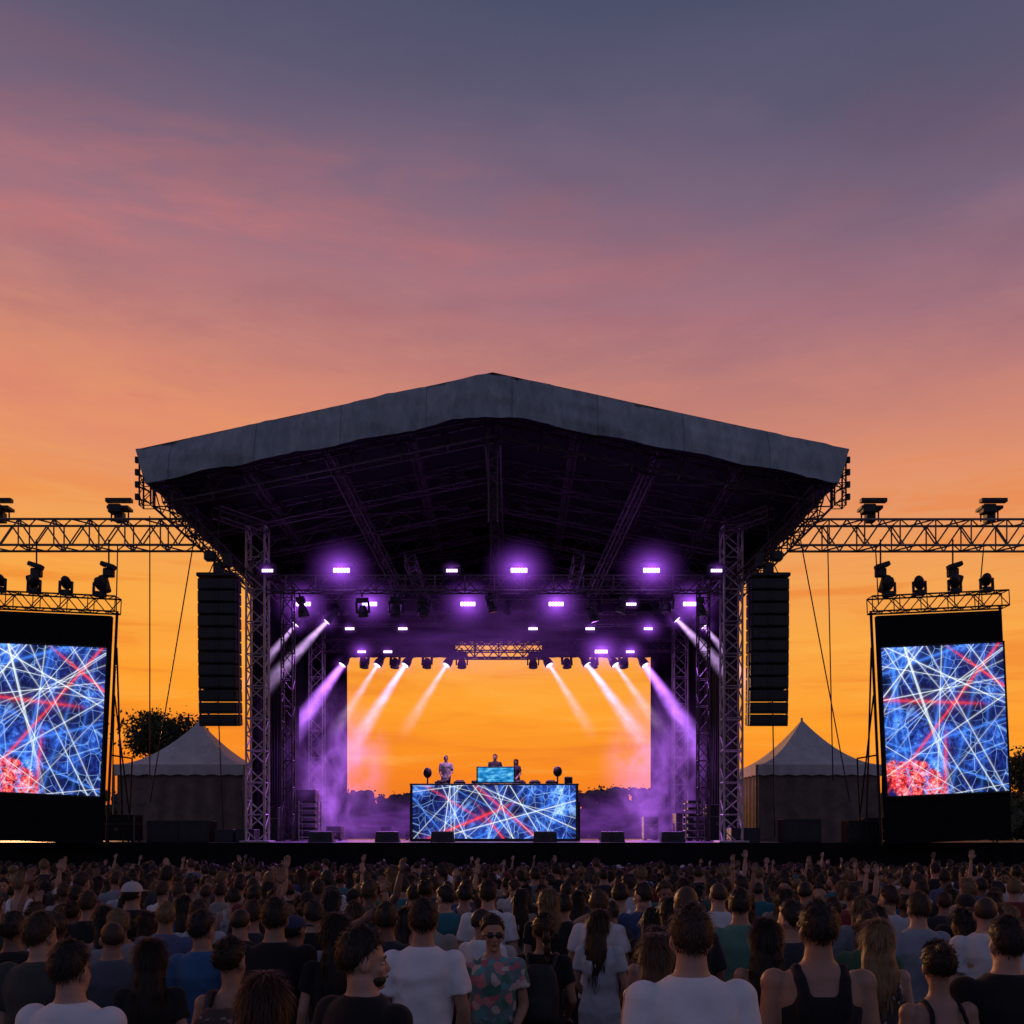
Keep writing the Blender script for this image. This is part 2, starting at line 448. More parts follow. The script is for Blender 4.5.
mb=MB()
for (y,z) in((34.2,10.65),(38.2,11.25),(42.0,11.1),(44.4,10.42)):
    mb.truss((XC-8.1,y,z),(XC+8.1,y,z),0.5,0.5,0.5,0.03,0.017)
for sx in(-1,1):
    mb.truss((XC+sx*8.1,34.2,11.2),(XC+sx*8.1,44.6,11.2),0.5,0.5,0.6,0.03,0.017)
    mb.truss((XC+sx*2.9,34.2,11.5),(XC+sx*2.9,44.4,11.5),0.35,0.35,0.6,0.025,0.014)
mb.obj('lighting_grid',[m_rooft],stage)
mb=MB(); mb.truss((XC-2.2,45.6,10.4),(XC+2.2,45.6,10.4),0.5,0.66,0.55,0.04,0.025)
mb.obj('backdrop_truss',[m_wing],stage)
for sx in(-1,1):
    mb=MB()
    mb.truss((XC+sx*10.4,35.2,12.62),(XC+sx*24,35.2,12.62),0.8,0.9,0.62,0.045,0.028)
    mb.truss((XC+sx*22.6,35.2,-.5),(XC+sx*22.6,35.2,12.2),0.6,0.6,0.6,0.04,0.02,up=Vector((0,1,0)))
    for px in (13.2,17.4):
        x=XC+sx*px
        mb.box((x,35.2,13.55),(0.75,0.5,0.10),mi=1); mb.box((x,35.2,13.25),(0.3,0.3,0.34),mi=1); mb.box((x+.05,35.0,13.78),(0.9,0.22,0.13),mi=1)
        mb.tube((x-.3,35.2,13.1),(x-.3,35.2,13.6),0.03,mi=1); mb.tube((x+.3,35.2,13.1),(x+.3,35.2,13.6),0.03,mi=1)
        mb.box((x-.1,35.1,13.5),(0.45,0.4,0.3),mi=1,bev=.03)
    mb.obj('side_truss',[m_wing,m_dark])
# ---------------------------------------------------------------- fixtures
def moving_head_mesh(lens):
    mb=MB()
    mb.box((0,0,-.1),(.36,.26,.16),bev=.02); mb.tube((0,0,0),(0,0,.14),.03)
    for s in(-1,1): mb.box((s*.2,0,-.32),(.05,.12,.36),bev=.01)
    mb.loft([(0,0,-.62,.15,.15),(0,0,-.6,.17,.17),(0,0,-.45,.16,.16),(0,0,-.33,.12,.12),(0,0,-.25,.08,.08)],14)
    mb.tube((0,0,-.625),(0,0,-.615),.135,n=14,mi=1)
    return mb
def fixture_obj(name,mb,mats,loc,rot=(0,0,0),sc=1,parent=None):
    key=name+str(id(mb))
    if key not in _cache:
        o=mb.obj(name,mats); _cache[key]=o.data
    else:
        o=bpy.data.objects.new(name,_cache[key]); COL.objects.link(o)
    o.location=loc; o.rotation_euler=rot; o.scale=(sc,)*3
    if parent: o.parent=parent
    return o
_cache={}
mh_off=moving_head_mesh(0); mh_on=moving_head_mesh(1)
def mkwash():
    wash=MB()
    wash.box((0,0,.22),(.5,.2,.06))
    for s in(-1,1): wash.box((s*.29,0,.08),(.03,.08,.3))
    wash.box((0,.04,0),(.54,.24,.24),bev=.04)
    for k in range(5): wash.box((-.16+k*.08,-.085,0),(.074,.03,.11),mi=1,bev=.012)
    return wash
wash=mkwash();wash2=mkwash();wash3=mkwash()
def pxx(px,Y): return (px-512)*Y/1000
def beam_mat(name,col,K,L,r0,r1):  # light shaft is emission put into the cone, no lamp light scatters here
    m,nt=mat(name); c=coord(nt); x,y,z=sepxyz(nt,c)
    t=(z*(-1.0/L)).clamp(); Rr=t*(r1-r0)+r0
    rr=(x*x+y*y).sqrt()/Rr
    prof=(rr.ss(0.0,1.0,1.0,0.0))**1.2
    n=nz(nt,c,0.9,3,.6); n5=nz(nt,mapping(nt,c,(1,1,.6)),2.6,4,.65,.6)
    fall=((t*-1.0+1.0)**1.4)*((Rr*(1/r0))**-0.9)
    d=prof*fall*n.ss(0.25,0.75,0.5,1.3)*n5.ss(.3,.7,.5,1.3)*K
    e=nt.nodes.new('ShaderNodeEmission'); e.inputs[0].default_value=(*col,1); nt.links.new(d.k,e.inputs[1])
    out(nt,None,e.outputs[0]); m.cycles.volume_step_rate=0.35; return m
LB=6.0
bm_a=beam_mat('beam_glow_white',(0.76,0.45,1.0),16,LB,.15,.8)
bm_b=beam_mat('beam_glow_purple',(0.5,0.16,1.0),15,LB,.16,.92)
bm_c=beam_mat('beam_glow_warm',(0.85,0.55,1.0),10,LB,.15,.8)
cone=MB(); cone.loft([(0,0,-LB,.95,.95),(0,0,0,.17,.17)],24)
cone_d={}
def beam(loc,dirv,m,sc=1.0,parent=None):
    if m.name not in cone_d:
        o=cone.obj('light_beam',[m]); cone_d[m.name]=o.data
    else:
        o=bpy.data.objects.new('light_beam',cone_d[m.name]); COL.objects.link(o)
    o.rotation_mode='QUATERNION'; o.rotation_quaternion=(-Vector(dirv)).to_track_quat('Z','Y'); o.location=loc; o.scale=(sc,)*3
    return o
def glow_mat(name,col,K):  # self-glowing ball standing in for bloom around each lamp
    m,nt=mat(name); c=coord(nt); x,y,z=sepxyz(nt,c); r=(x*x+y*y+z*z).sqrt()
    a_=(r*r*60.0+1.0)**-1.0
    d=r.ss(0.0,1.0,1.0,0.0)*a_*K
    e=nt.nodes.new('ShaderNodeEmission'); e.inputs[0].default_value=(*col,1); nt.links.new(d.k,e.inputs[1]); out(nt,None,e.outputs[0]); m.cycles.volume_step_rate=0.35; return m
gm=glow_mat('lamp_glow',(0.42,0.09,0.95),5.5)
gmb=MB(); gmb.ell((0,0,0),(1,1,1),16,10); gdata=[None]
def glow(loc,r):
    if gdata[0] is None: o=gmb.obj('lamp_glow',[gm]); gdata[0]=o.data
    else: o=bpy.data.objects.new('lamp_glow',gdata[0]); COL.objects.link(o)
    o.location=loc; o.scale=(r*1.15,r*.8,r)
def lamp_pt(loc,e,col=(0.5,0.15,1.0),r=.15):
    l=bpy.data.lights.new('wash_lamp','POINT'); l.energy=e; l.color=col; l.shadow_soft_size=r
    o=bpy.data.objects.new('wash_lamp',l); COL.objects.link(o); o.location=loc
row1=[(268,'w'),(342,'p'),(452,'w'),(519,'p'),(651,'p'),(716,'w')]
row2=[(304,'p'),(370,'p'),(468,'p'),(556,'p'),(631,'w'),(690,'p')]
row3=[(350,'w'),(403,'w'),(452,'o'),(533,'w'),(590,'w'),(648,'q')]
row4=[(601,'p'),(388,'w'),(362,'q'),(630,'q')]
for row,Y,z in((row1,33.8,11.0),(row2,37.6,10.72),(row3,41.6,10.6),(row4,43.9,10.05)):
    for px,k in row:
        x=pxx(px,Y)
        if k=='p':
            fixture_obj('wash_light',wash,[m_black,m_lens],(x,Y,z),sc=1.4); glow((x,Y-.25,z),1.25); lamp_pt((x,Y-.5,z-.3),26)
        elif k=='q':
            fixture_obj('wash_light',wash,[m_black,m_lens],(x,Y,z),sc=.9); glow((x,Y-.25,z),.8)
        elif k=='w':
            fixture_obj('wash_light',wash2,[m_black,m_lensw],(x,Y,z),sc=0.95); glow((x,Y-.25,z),.4)
        else: fixture_obj('wash_light',wash3,[m_black,m_glass],(x,Y,z),sc=1)
def head_at(x,y,z,d=(0,0,-1),on=True,sc=1.0):
    d=Vector(d).normalized(); q=(-d).to_track_quat('Z','Y')
    o=fixture_obj('moving_head_light',mh_on if on else mh_off,[m_black,m_lensw if on else m_glass],(x,y,z),sc=sc)
    o.rotation_mode='QUATERNION'; o.rotation_quaternion=q
    return Vector((x,y,z))+d*.62*sc
for px in (362,395,421,490,590,625,668,300,700):
    head_at(pxx(px,34.4),34.4,10.4-R.uniform(0,.3),(R.uniform(-.3,.3),R.uniform(-.3,.3),-1),False,1.0+R.uniform(0,.2))
for i in range(14):
    head_at(XC-7+i*1.08,38.2,11.0,(R.uniform(-.4,.4),-.2,-1),False,.9)
backs=[(352,-.45,'b'),(366,-.3,'n'),(386,-.40,'c'),(396,-.2,'n'),(414,-.42,'a'),(428,-.2,'n'),(455,-.42,'c'),(462,0,'n'),(533,0,'n'),(541,.42,'c'),(566,.2,'n'),(578,.48,'a'),(592,.2,'n'),(606,.46,'c'),(622,.3,'n'),(636,.42,'b')]
for px,dx,k in backs:
    x=pxx(px,44.2); d=Vector((dx,-.22,-.72)).normalized()
    tip=head_at(x,44.1,10.1,d if k!='n' else (dx*.3,-.1,-1),k!='n',1.2)
    if k!='n': glow(tip,.55)
    if k=='a': beam(tip,d,bm_a,.88)
    if k=='b': beam(tip,Vector((dx*1.1,-.15,-.75)),bm_b,1.25)
    if k=='c': beam(tip,d,bm_c,.68)
for px,py,dx,sc in((306,626,-.62,.58),(338,624,-.72,.72),(666,622,.72,.72),(694,628,.62,.58)):
    Y=38.0; x=pxx(px,Y); z=CAMZ+(836-py)*Y/1000
    d=Vector((dx,-.1,-.8)).normalized(); tip=head_at(x,Y,z+.5,d,True,1.0); beam(tip,d,bm_a,sc); glow(tip,.6)
def haze_glow_mat(name,K,a=.36,b=.75,col=(0.40,0.10,0.8,1)):  # lit haze as emission: purple glow sits in the volume, not scattered lamplight
    m,nt=mat(name); c=coord(nt); x,y,z=sepxyz(nt,c)
    r=(x*x+y*y+z*z).sqrt(); n=nz(nt,mapping(nt,c,(1.6,1.6,1.8)),1.5,6,.62,.9)
    d=r.ss(0.1,1.0,1,0)*n.ss(a,b)*K
    e=nt.nodes.new('ShaderNodeEmission'); e.inputs[0].default_value=col; nt.links.new(d.k,e.inputs[1]); out(nt,None,e.outputs[0]); m.cycles.volume_step_rate=0.6; return m
hz=haze_glow_mat('stage_haze_glow',0.85,.4,.78,(0.38,0.11,0.72,1)); hz2=haze_glow_mat('upper_haze_glow',0.075); hz3=haze_glow_mat('floor_haze_glow',.22)
for (c,s,m) in(((XC-6.3,39.5,4.4),(2.5,3.2,4.1),hz),((XC+6.3,39.5,4.4),(2.5,3.2,4.1),hz),((XC,40,9.9),(8.5,4.5,2.2),hz2),((XC-3.8,41,2.6),(5,3,1.3),hz3),((XC+4.2,41,2.7),(5,3,1.4),hz3)):
    h=MB(); h.ell((0,0,0),(1,1,1),20,12); o=h.obj('stage_haze_glow',[m]); o.location=c; o.scale=s
def spot(loc,tgt,e,ang=50,col=(0.5,0.15,1.0)):
    l=bpy.data.lights.new('spot_lamp','SPOT'); l.energy=e; l.color=col; l.spot_size=math.radians(ang); l.spot_blend=.6; l.shadow_soft_size=.12
    o=bpy.data.objects.new('spot_lamp',l); COL.objects.link(o); o.location=loc
    o.rotation_euler=(Vector(tgt)-Vector(loc)).to_track_quat('-Z','Y').to_euler()
for sx in(-1,1):
    spot((XC+sx*5.5,43.6,9.2),(XC+sx*8,38,2),3500)
    spot((XC+sx*3.3,43.6,9.2),(XC+sx*4.5,37,2),4500)
    spot((XC+sx*6.5,37.6,10),(XC+sx*8.2,35.5,3),1800)
spot((XC,37.4,10.5),(XC,36,2),4000,70,(0.75,.35,.9))
# ---------------------------------------------------------------- line arrays
g_=simple('speaker_grille',(0.035,0.033,0.035),.6,.3,.2,30)
for sx in(-1,1):
    mb=MB(); n=12; x=XC+sx*8.93*1.0; top=10.4; ch=4.75/n
    y=32.6
    for i in range(n):
        tilt=math.radians(0.2*i+ (0.5*i if i>8 else 0))
        rot=Matrix.Rotation(tilt,3,'X'); z=top-ch*(i+.5); yy=y+0.004*i*i*0.3
        mb.box((x,yy,z),(1.24,.7,ch*.93),rot,bev=.025)
        mb.box((x,yy-.36,z),(1.1,.03,ch*.72),rot,mi=1)
        mb.box((x,yy-.38,z),(.16,.03,ch*.74),rot,bev=.01)
        for s in(-1,1): mb.box((x+s*.635,yy-.1,z),(.03,.16,ch*1.02))
    mb.box((x,y,top+.1),(1.3,.8,.12),bev=.02); mb.box((x,y-.1,top+.35),(.3,.3,.36),bev=.03)
    mb.tube((x,y-.1,top+.5),(x,y-.1,12.8),.018); mb.tube((x-.4,y,top+.1),(x,y-.1,top+.9),.018); mb.tube((x+.4,y,top+.1),(x,y-.1,top+.9),.018)
    mb.box((x+.25*sx,y-.2,top+.72),(.35,.3,.3),bev=.04); mb.box((x-.3*sx,y-.2,top+.6),(.25,.25,.5),bev=.04)
    mb.obj('line_array_speaker',[m_black,g_])
    mb=MB(); mb.truss((XC+sx*7.8,34.0,12.5),(x,32.2,12.5),.35,.35,.5,.03,.016); mb.obj('speaker_outrigger',[m_rooft],stage)
# ---------------------------------------------------------------- LED screen towers
for sx in(-1,1):
    root=empty('led_screen_tower',(XC+sx*15.05,33.0,1.85)); root.rotation_euler=(0,math.radians(-2.6*sx),0)
    mb=MB()
    mb.box((0,0.12,3.8),(4.14,.2,7.56),bev=.01)
    mb.obj('panel',[m_drape],root)
    mb=MB(); mb.box((0,0,0),(4.0,.08,4.88),bev=.005); o=mb.obj('display',[m_led],root,loc=(0,-.03,4.05))
    mb=MB()
    for s in(-1,1):
        mb.box((s*2.035,-.03,4.05),(.05,.12,5.0))
    mb.box((0,-.03,6.525),(4.12,.12,.05)); mb.box((0,-.03,1.575),(4.12,.12,.05))
    mb.truss((-2.25,.1,7.95),(2.25,.1,7.95),.5,.5,.45,.03,.018)
    for s in(-1,1):
        mb.tube((s*2.15,.3,-.0),(s*2.15,.3,7.8),.05); mb.tube((s*2.3,1.8,-2.3),(s*2.15,.4,6.6),.035)
        mb.tube((s*2.3,1.8,-2.3),(s*2.3,1.8,3.0),.03); mb.tube((s*2.3,1.8,3.0),(s*2.15,.4,3.0),.03); mb.tube((s*2.15,.4,5),(s*2.3,1.8,1.0),.03)
    mb.obj('frame',[m_dark],root)
    mb=MB()
    for k in range(4):
        x=-1.65+k*1.1+R.uniform(-.06,.06)
        mb.box((x,.1,8.29),(.38,.3,.16),bev=.02)
        for s in(-1,1): mb.box((x+s*.2,.1,8.5),(.05,.12,.34))
        a=R.uniform(-.5,.5)
        rot=Matrix.Rotation(a,3,'Y')@Matrix.Rotation(R.uniform(.5,1.0),3,'X')
        mb.ell((x,.1,8.62),(.17,.17,.26),12,8,rot)
    mb.obj('uplights',[m_black],root,True)
    for px in (13.35,15.85):
        x=XC+sx*px; mb=MB()
        mb.tube((0,0,1.35),(0,0,.35),.03); mb.box((0,0,.2),(.35,.25,.3),bev=.03); mb.box((.12*sx,-.05,-.2),(.26,.3,.6),Matrix.Rotation(.25*sx,3,'Y'),bev=.04)
        mb.box((.02,-.1,.42),(.5,.3,.16),Matrix.Rotation(-.3*sx,3,'Y'),bev=.03)
        mb.obj('hanging_spotlight',[m_black],loc=(x,34.6,10.95))
mb=MB()
for a,b in (((-12.75,35.2,13.3),(-12.75,35.2,4.0)),((-13.8,35,12.2),(-14.0,35,3.0)),((-10.6,33.5,12.3),(-12.6,34.8,3.2)),((11.1,35.2,13.0),(11.3,35.2,4)),((9.6,33.5,12.3),(11.8,34.9,3.2)),((8.9,34.5,12),(9.2,35,2)),((-10.2,34.5,8),(-10.1,35,2)),((16.6,35.2,12.2),(16.4,35.2,10)),((12.8,35.2,12.2),(12.9,35.2,10.2))):
    mb.tube(a,b,.022,n=5)
mb.obj('guy_wires',[m_dark])
# ---------------------------------------------------------------- tents
def tent(x,y,zp,ze,hw):
    mb=MB(); root=empty('marquee_tent',(x,y,0))
    n=12; seg=24
    vs=[];fs=[]
    for k in range(n+1):
        s=k/n; z=ze+(zp-ze)*((1-s)**1.75); h=hw*s+.03
        for i in range(seg*1):
            a=i/seg*4; side=int(a); f=a-side
            cs=[(-1,-1),(1,-1),(1,1),(-1,1),(-1,-1)]
            px=cs[side][0]+(cs[side+1][0]-cs[side][0])*f; py=cs[side][1]+(cs[side+1][1]-cs[side][1])*f
            sg=.10*math.sin(f*math.pi)*s
            vs.append((px*h*(1-sg*.3),py*h*(1-sg*.3),z-sg*1.2*(1-s)))
    for k in range(n):
        for i in range(seg):
            a=k*seg+i;b=k*seg+(i+1)%seg; fs.append((a,a+seg,b+seg,b))
    mb.add(vs,fs); mb.tube((0,0,zp-.1),(0,0,zp+.12),.05)
    vs=[];fs=[];N_=64
    for k in range(3):
        for i in range(N_):
            a=i/N_*4; side=int(a); f=a-side
            cs=[(-1,-1),(1,-1),(1,1),(-1,1),(-1,-1)]
            px=cs[side][0]+(cs[side+1][0]-cs[side][0])*f; py=cs[side][1]+(cs[side+1][1]-cs[side][1])*f
            vs.append((px*hw*1.012,py*hw*1.012,ze-(.2*k)-(.06*abs(math.sin(f*8*math.pi)) if k==2 else 0)))
    for k in range(2):
        for i in range(N_):
            a=k*N_+i;b=k*N_+(i+1)%N_; fs.append((a,a+N_,b+N_,b))
    mb.add(vs,fs); mb.obj('canopy',[m_tent],root,False)
    mb=MB()
    drape(mb,-hw*.96,hw*.96,-hw*.96,-.5,ze-.25,.05,.9); drape(mb,-hw*.96,hw*.96,hw*.96,-.5,ze-.25,.06,.7)
    drape(mb,-hw*.96,hw*.96,-hw*.96,-.5,ze-.25,.06,.7,'y'); drape(mb,-hw*.96,hw*.96,hw*.96,-.5,ze-.25,.06,.7,'y')
    mb.obj('walls',[m_tentwall],root,True)
    mb=MB()
    for sx in(-1,1):
        for sy in(-1,1): mb.tube((sx*hw,sy*hw,-.5),(sx*hw,sy*hw,ze),.05)
    mb.obj('legs',[m_pole],root)
tent(-13.75,44,7.0,4.95,2.7); tent(12.75,44,7.05,4.95,2.6)
# ---------------------------------------------------------------- gear
def case(x,y,z,w,d,h,name='flight_case'):
    mb=MB(); mb.box((0,0,h/2+.06),(w,d,h),bev=.02)
    for sx in(-1,1):
        for sy in(-1,1):
            mb.box((sx*(w/2-.02),sy*(d/2-.02),h/2+.06),(.05,.05,h+.01),mi=1)
            mb.tube((sx*(w/2-.1),sy*(d/2-.1),0),(sx*(w/2-.1),sy*(d/2-.1),.06),.04,mi=0)
    mb.box((0,0,h*.7),(w+.012,d+.012,.03),mi=1); mb.box((0,-d/2-.01,h*.5),(.16,.02,.1),mi=1)
    mb.obj(name,[m_black,m_wing],loc=(x,y,z))
def sub(x,y,z,w=1.1,h=.75):
    mb=MB(); mb.box((0,0,h/2),(w,.8,h),bev=.02); mb.box((0,-.405,h/2),(w*.92,.02,h*.86),mi=1)
    for s in(-1,1): mb.tube((s*w*.23,-.418,h/2),(s*w*.23,-.41,h/2),h*.33,n=20,mi=0)
    mb.obj('subwoofer',[m_black,m_dark],loc=(x,y,z))
for x in(-12.1,-11.0): sub(x,35,DZ)
for x in(-9.9,-9.2): sub(x,34.8,DZ,.65,.45)
sub(10.0,34.8,DZ,1.3,.8); sub(8.0,34.6,DZ,1.0,.5); sub(12.2,35,DZ,1.1,.75); case(-13.9,35.5,DZ,1.3,.8,.9); case(-14.9,35.5,DZ,.6,.8,.9)
case(13.2,36,DZ,1.2,.8,.8); case(-8.9,37,DZ,.7,.7,1.2); case(7.6,37.2,DZ,.8,.7,1.3); case(-8.0,38.8,DZ,.9,.7,1.9,'amp_rack'); case(6.6,38.5,DZ,.7,.7,1.0)
case(-6.9,39,DZ,.6,.6,.5); case(5.6,40.5,DZ,.6,.6,.9); case(-5.2,41.5,DZ,.5,.5,.5); case(-4.0,42,DZ,1.0,.6,.35); case(3.2,42,DZ,1.2,.6,.35)
for (x,y) in((-7.6,37.6),(6.8,37.4)):
    mb=MB()
    for sx in(-.35,.35):
        for sy in(-.3,.3): mb.tube((sx,sy,0),(sx,sy,1.5),.025)
    for k in range(6): mb.box((0,0,.15+k*.25),(.7,.6,.03)); mb.box((0,0,.22+k*.25),(.5,.4,.09),mi=1)
    mb.obj('equipment_rack',[m_alu,m_black],loc=(x,y,DZ))
def monitor(x,y):
    mb=MB(); vs=[(-.42,-.3,0),(.42,-.3,0),(.42,.3,0),(-.42,.3,0),(-.38,-.22,.12),(.38,-.22,.12),(.38,-.02,.38),(-.38,-.02,.38),(-.38,.27,.36),(.38,.27,.36)]
    vs=[(a,-b,c) for a,b,c in vs]
    fs=[(0,1,2,3),(0,4,5,1),(4,7,6,5),(7,8,9,6),(8,3,2,9),(1,5,6,9,2),(0,3,8,7,4)]
    mb.add(vs,fs); mb.box((0,-.31,.15),(.3,.02,.08),mi=1); mb.tube((-.25,-.31,.22),(.25,-.31,.22),.012,mi=1)
    mb.obj('stage_monitor',[m_black,m_dark],loc=(x,y,DZ))
for px in(322,388,443,545,612,672): monitor(pxx(px,34.6),34.6)
# ---------------------------------------------------------------- dj booth
root=empty('dj_booth',(XC-.05,37,DZ))
mb=MB(); mb.box((0,0,0),(5.95,.1,1.95),bev=.004); mb.obj('led_front',[m_led2],root,loc=(0,-.45,1.08))
mb=MB(); mb.box((0,.35,1.05),(6.1,1.4,2.0),bev=.02); mb.box((0,.35,2.09),(6.2,1.5,.06),bev=.01)
mb.box((-3.03,-.42,1.08),(.08,.14,2.05));mb.box((3.03,-.42,1.08),(.08,.14,2.05));mb.box((0,-.42,.06),(6.1,.14,.1))
mb.obj('table',[m_black],root)
mb=MB(); mb.box((0,2.2,.75),(6.5,2.2,1.5),bev=.02); mb.obj('riser',[m_black],root)
mb=MB()
for i,x in enumerate((-2.0,-1.3,.95,1.5,2.1)):
    mb.box((x,.2,2.17),(.42,.45,.1),bev=.015); mb.tube((x,.2,2.22),(x,.2,2.25),.14,n=16); mb.box((x,.35,2.24),(.3,.03,.08),Matrix.Rotation(.6,3,'X'))
mb.box((-.65,.2,2.18),(.4,.5,.12),bev=.015)
for k in range(6): mb.tube((-.8+k*.06,.1,2.24),(-.8+k*.06,.1,2.27),.012)
mb.box((.0,.25,2.45),(.05,.05,.5))
mb.tube((2.35,.3,2.12),(2.35,.3,2.5),.03); mb.ell((2.35,.3,2.6),(.17,.12,.2)); mb.tube((-2.5,.3,2.12),(-2.5,.3,2.45),.03); mb.ell((-2.5,.3,2.55),(.16,.12,.2)); mb.box((2.75,.3,2.25),(.3,.3,.3),bev=.03)
mb.obj('decks',[m_black],root)
m_lap,nt=mat('laptop_screen'); c=coord(nt); x,y,z=sepxyz(nt,c)
n=nz(nt,mapping(nt,c,(1,1,3)),3,3,.6); cc=ramp(nt,n,[(0.35,(0.01,0.10,0.3)),(0.5,(0.02,0.3,0.7)),(0.68,(0.25,0.7,1.0))])
e=nt.nodes.new('ShaderNodeEmission'); nt.links.new(cc,e.inputs[0]); e.inputs[1].default_value=1.0; out(nt,e.outputs[0])
mb=MB(); mb.box((0,0,0),(1.42,.05,.62),bev=.01,mi=0); mb.box((0,-.03,0),(1.32,.02,.53),mi=1); mb.obj('laptop_display',[m_black,m_lap],root,loc=(0.05,-.1,2.45))
mb=MB()
for i in range(24):
    x=-23+i*2
    mb.tube((x,32.3,-.5),(x,32.3,.65),.025); mb.tube((x,32.3,.65),(x+1.9,32.3,.65),.025); mb.tube((x+1.9,32.3,-.5),(x+1.9,32.3,.65),.025)
    mb.tube((x,32.3,-.3),(x+1.9,32.3,-.3),.02)
    for k in range(1,10): mb.tube((x+k*.19,32.3,-.3),(x+k*.19,32.3,.65),.01,n=4,cap=False)
mb.obj('crowd_barrier',[m_pole])
# ---------------------------------------------------------------- trees
m_leaf=simple('foliage',(0.045,0.055,0.025),.8,0,.5,.6)
m_bark=simple('bark',(0.08,0.06,0.045),.9,0,.3,3)
def leafquad(mb,p,s,mi=0):
    a=Vector((R.gauss(0,1),R.gauss(0,1),R.gauss(0,1))).normalized(); b=a.orthogonal().normalized(); c=a.cross(b)
    an=R.uniform(0,6.28); u=(b*math.cos(an)+c*math.sin(an)); v=a.cross(u)
    mb.add([p-u*s,p+v*s*.5,p+u*s,p-v*s*.5],[(0,1,2,3)],mi)
def tree(name,x,y,h,cr,zc,n=5200,ls=.13,cz=None):
    mb=MB(); z0=-.5; cz=cz or cr*.85
    mb.tube((x,y,z0),(x+.1,y,zc-cr*.7),.28,.2,8,mi=1)
    base=Vector((x+.1,y,zc-cr*.8)); clumps=[]
    for i in range(38):
        d=Vector((R.gauss(0,1),R.gauss(0,1),R.gauss(0.2,.9))).normalized()*R.uniform(.25,.9)
        p=Vector((x+d.x*cr,y+d.y*cr,zc+d.z*cz)); clumps.append((p,cr*R.uniform(.2,.36)))
        mid=base.lerp(p,.5)+Vector((R.uniform(-.3,.3),R.uniform(-.3,.3),R.uniform(-.1,.3)))
        mb.tube(base,mid,.09,.06,5,mi=1); mb.tube(mid,p,.06,.02,5,mi=1)
    for i in range(n):
        c,r=R.choice(clumps); d=Vector((R.gauss(0,1),R.gauss(0,1),R.gauss(0,.8)))
        leafquad(mb,c+d*r*.6,ls*R.uniform(.6,1.4))
    mb.obj(name,[m_leaf,m_bark])
tree('broadleaf_tree',-30.6,88,12,3.4,9.9,11000,.18,3.1)
tree('broadleaf_tree',47,90,10,3.5,6.6,7000,.18)
mb=MB()
def tl(x): return 9.0+2.2*noise.noise(Vector((x*.03,1,0)))+1.6*noise.noise(Vector((x*.12,4,0)))+1.3*noise.noise(Vector((x*.4,9,0)))
for row in range(2):
    for i in range(130):
        x=-130+i*2+R.uniform(-1,1); y=178+row*10+R.uniform(-3,3)
        hh=tl(x)+row*.6
        mb.tube((x,y,-.5),(x,y,hh*.6),.25,.15,5,mi=1)
        for k in range(7):
            zc=hh*(.1+.8*(k+.3)/7.0); rr_=R.uniform(1.2,1.9)*(1.15-.35*k/7)
            c=Vector((x+R.uniform(-1.1,1.1),y+R.uniform(-1,1),zc))
            mb.ell(c,(rr_*.85,rr_*.7,rr_*.75),7,5)
            for q in range(22 if row==0 else 12):
                d=Vector((R.gauss(0,1),R.gauss(0,1),R.gauss(0,1))).normalized()*rr_*R.uniform(.7,1.3)
                leafquad(mb,c+d,.36*R.uniform(.5,1.3))
mb.obj('treeline',[m_leaf,m_bark])
print('setting',time.time()-T0)
# ---------------------------------------------------------------- people
def remesh(raw,vox,it=3):
    me=bpy.data.meshes.new('tmp'); me.from_pydata(raw.v,[],raw.f); me.update()
    o=bpy.data.objects.new('tmp',me); COL.objects.link(o)
    md=o.modifiers.new('r','REMESH'); md.mode='VOXEL'; md.voxel_size=vox
    if it: sm=o.modifiers.new('s','SMOOTH'); sm.factor=.5; sm.iterations=it
    dg=bpy.context.evaluated_depsgraph_get(); ev=o.evaluated_get(dg); m2=ev.to_mesh()
    vs=[Vector(v.co) for v in m2.vertices]; fs=[tuple(p.vertices) for p in m2.polygons]
    nr=[Vector(v.normal) for v in m2.vertices]
    ev.to_mesh_clear(); bpy.data.objects.remove(o); bpy.data.meshes.remove(me)
    return vs,fs,nr
ARMS={'down':((.235,-.03,1.135),(.255,.06,.89)),'front':((.225,.03,1.14),(.10,.25,1.22)),'low':((.24,.0,1.13),(.16,.19,.98)),
 'up':((.27,.1,1.64),(.22,.16,1.89)),'wave':((.37,.03,1.6),(.40,.06,1.85)),'phone':((.21,.2,1.30),(.09,.3,1.53)),'hip':((.36,-.07,1.2),(.2,.05,1.03)),
 'head':((.38,.02,1.5),(.16,.0,1.62))}
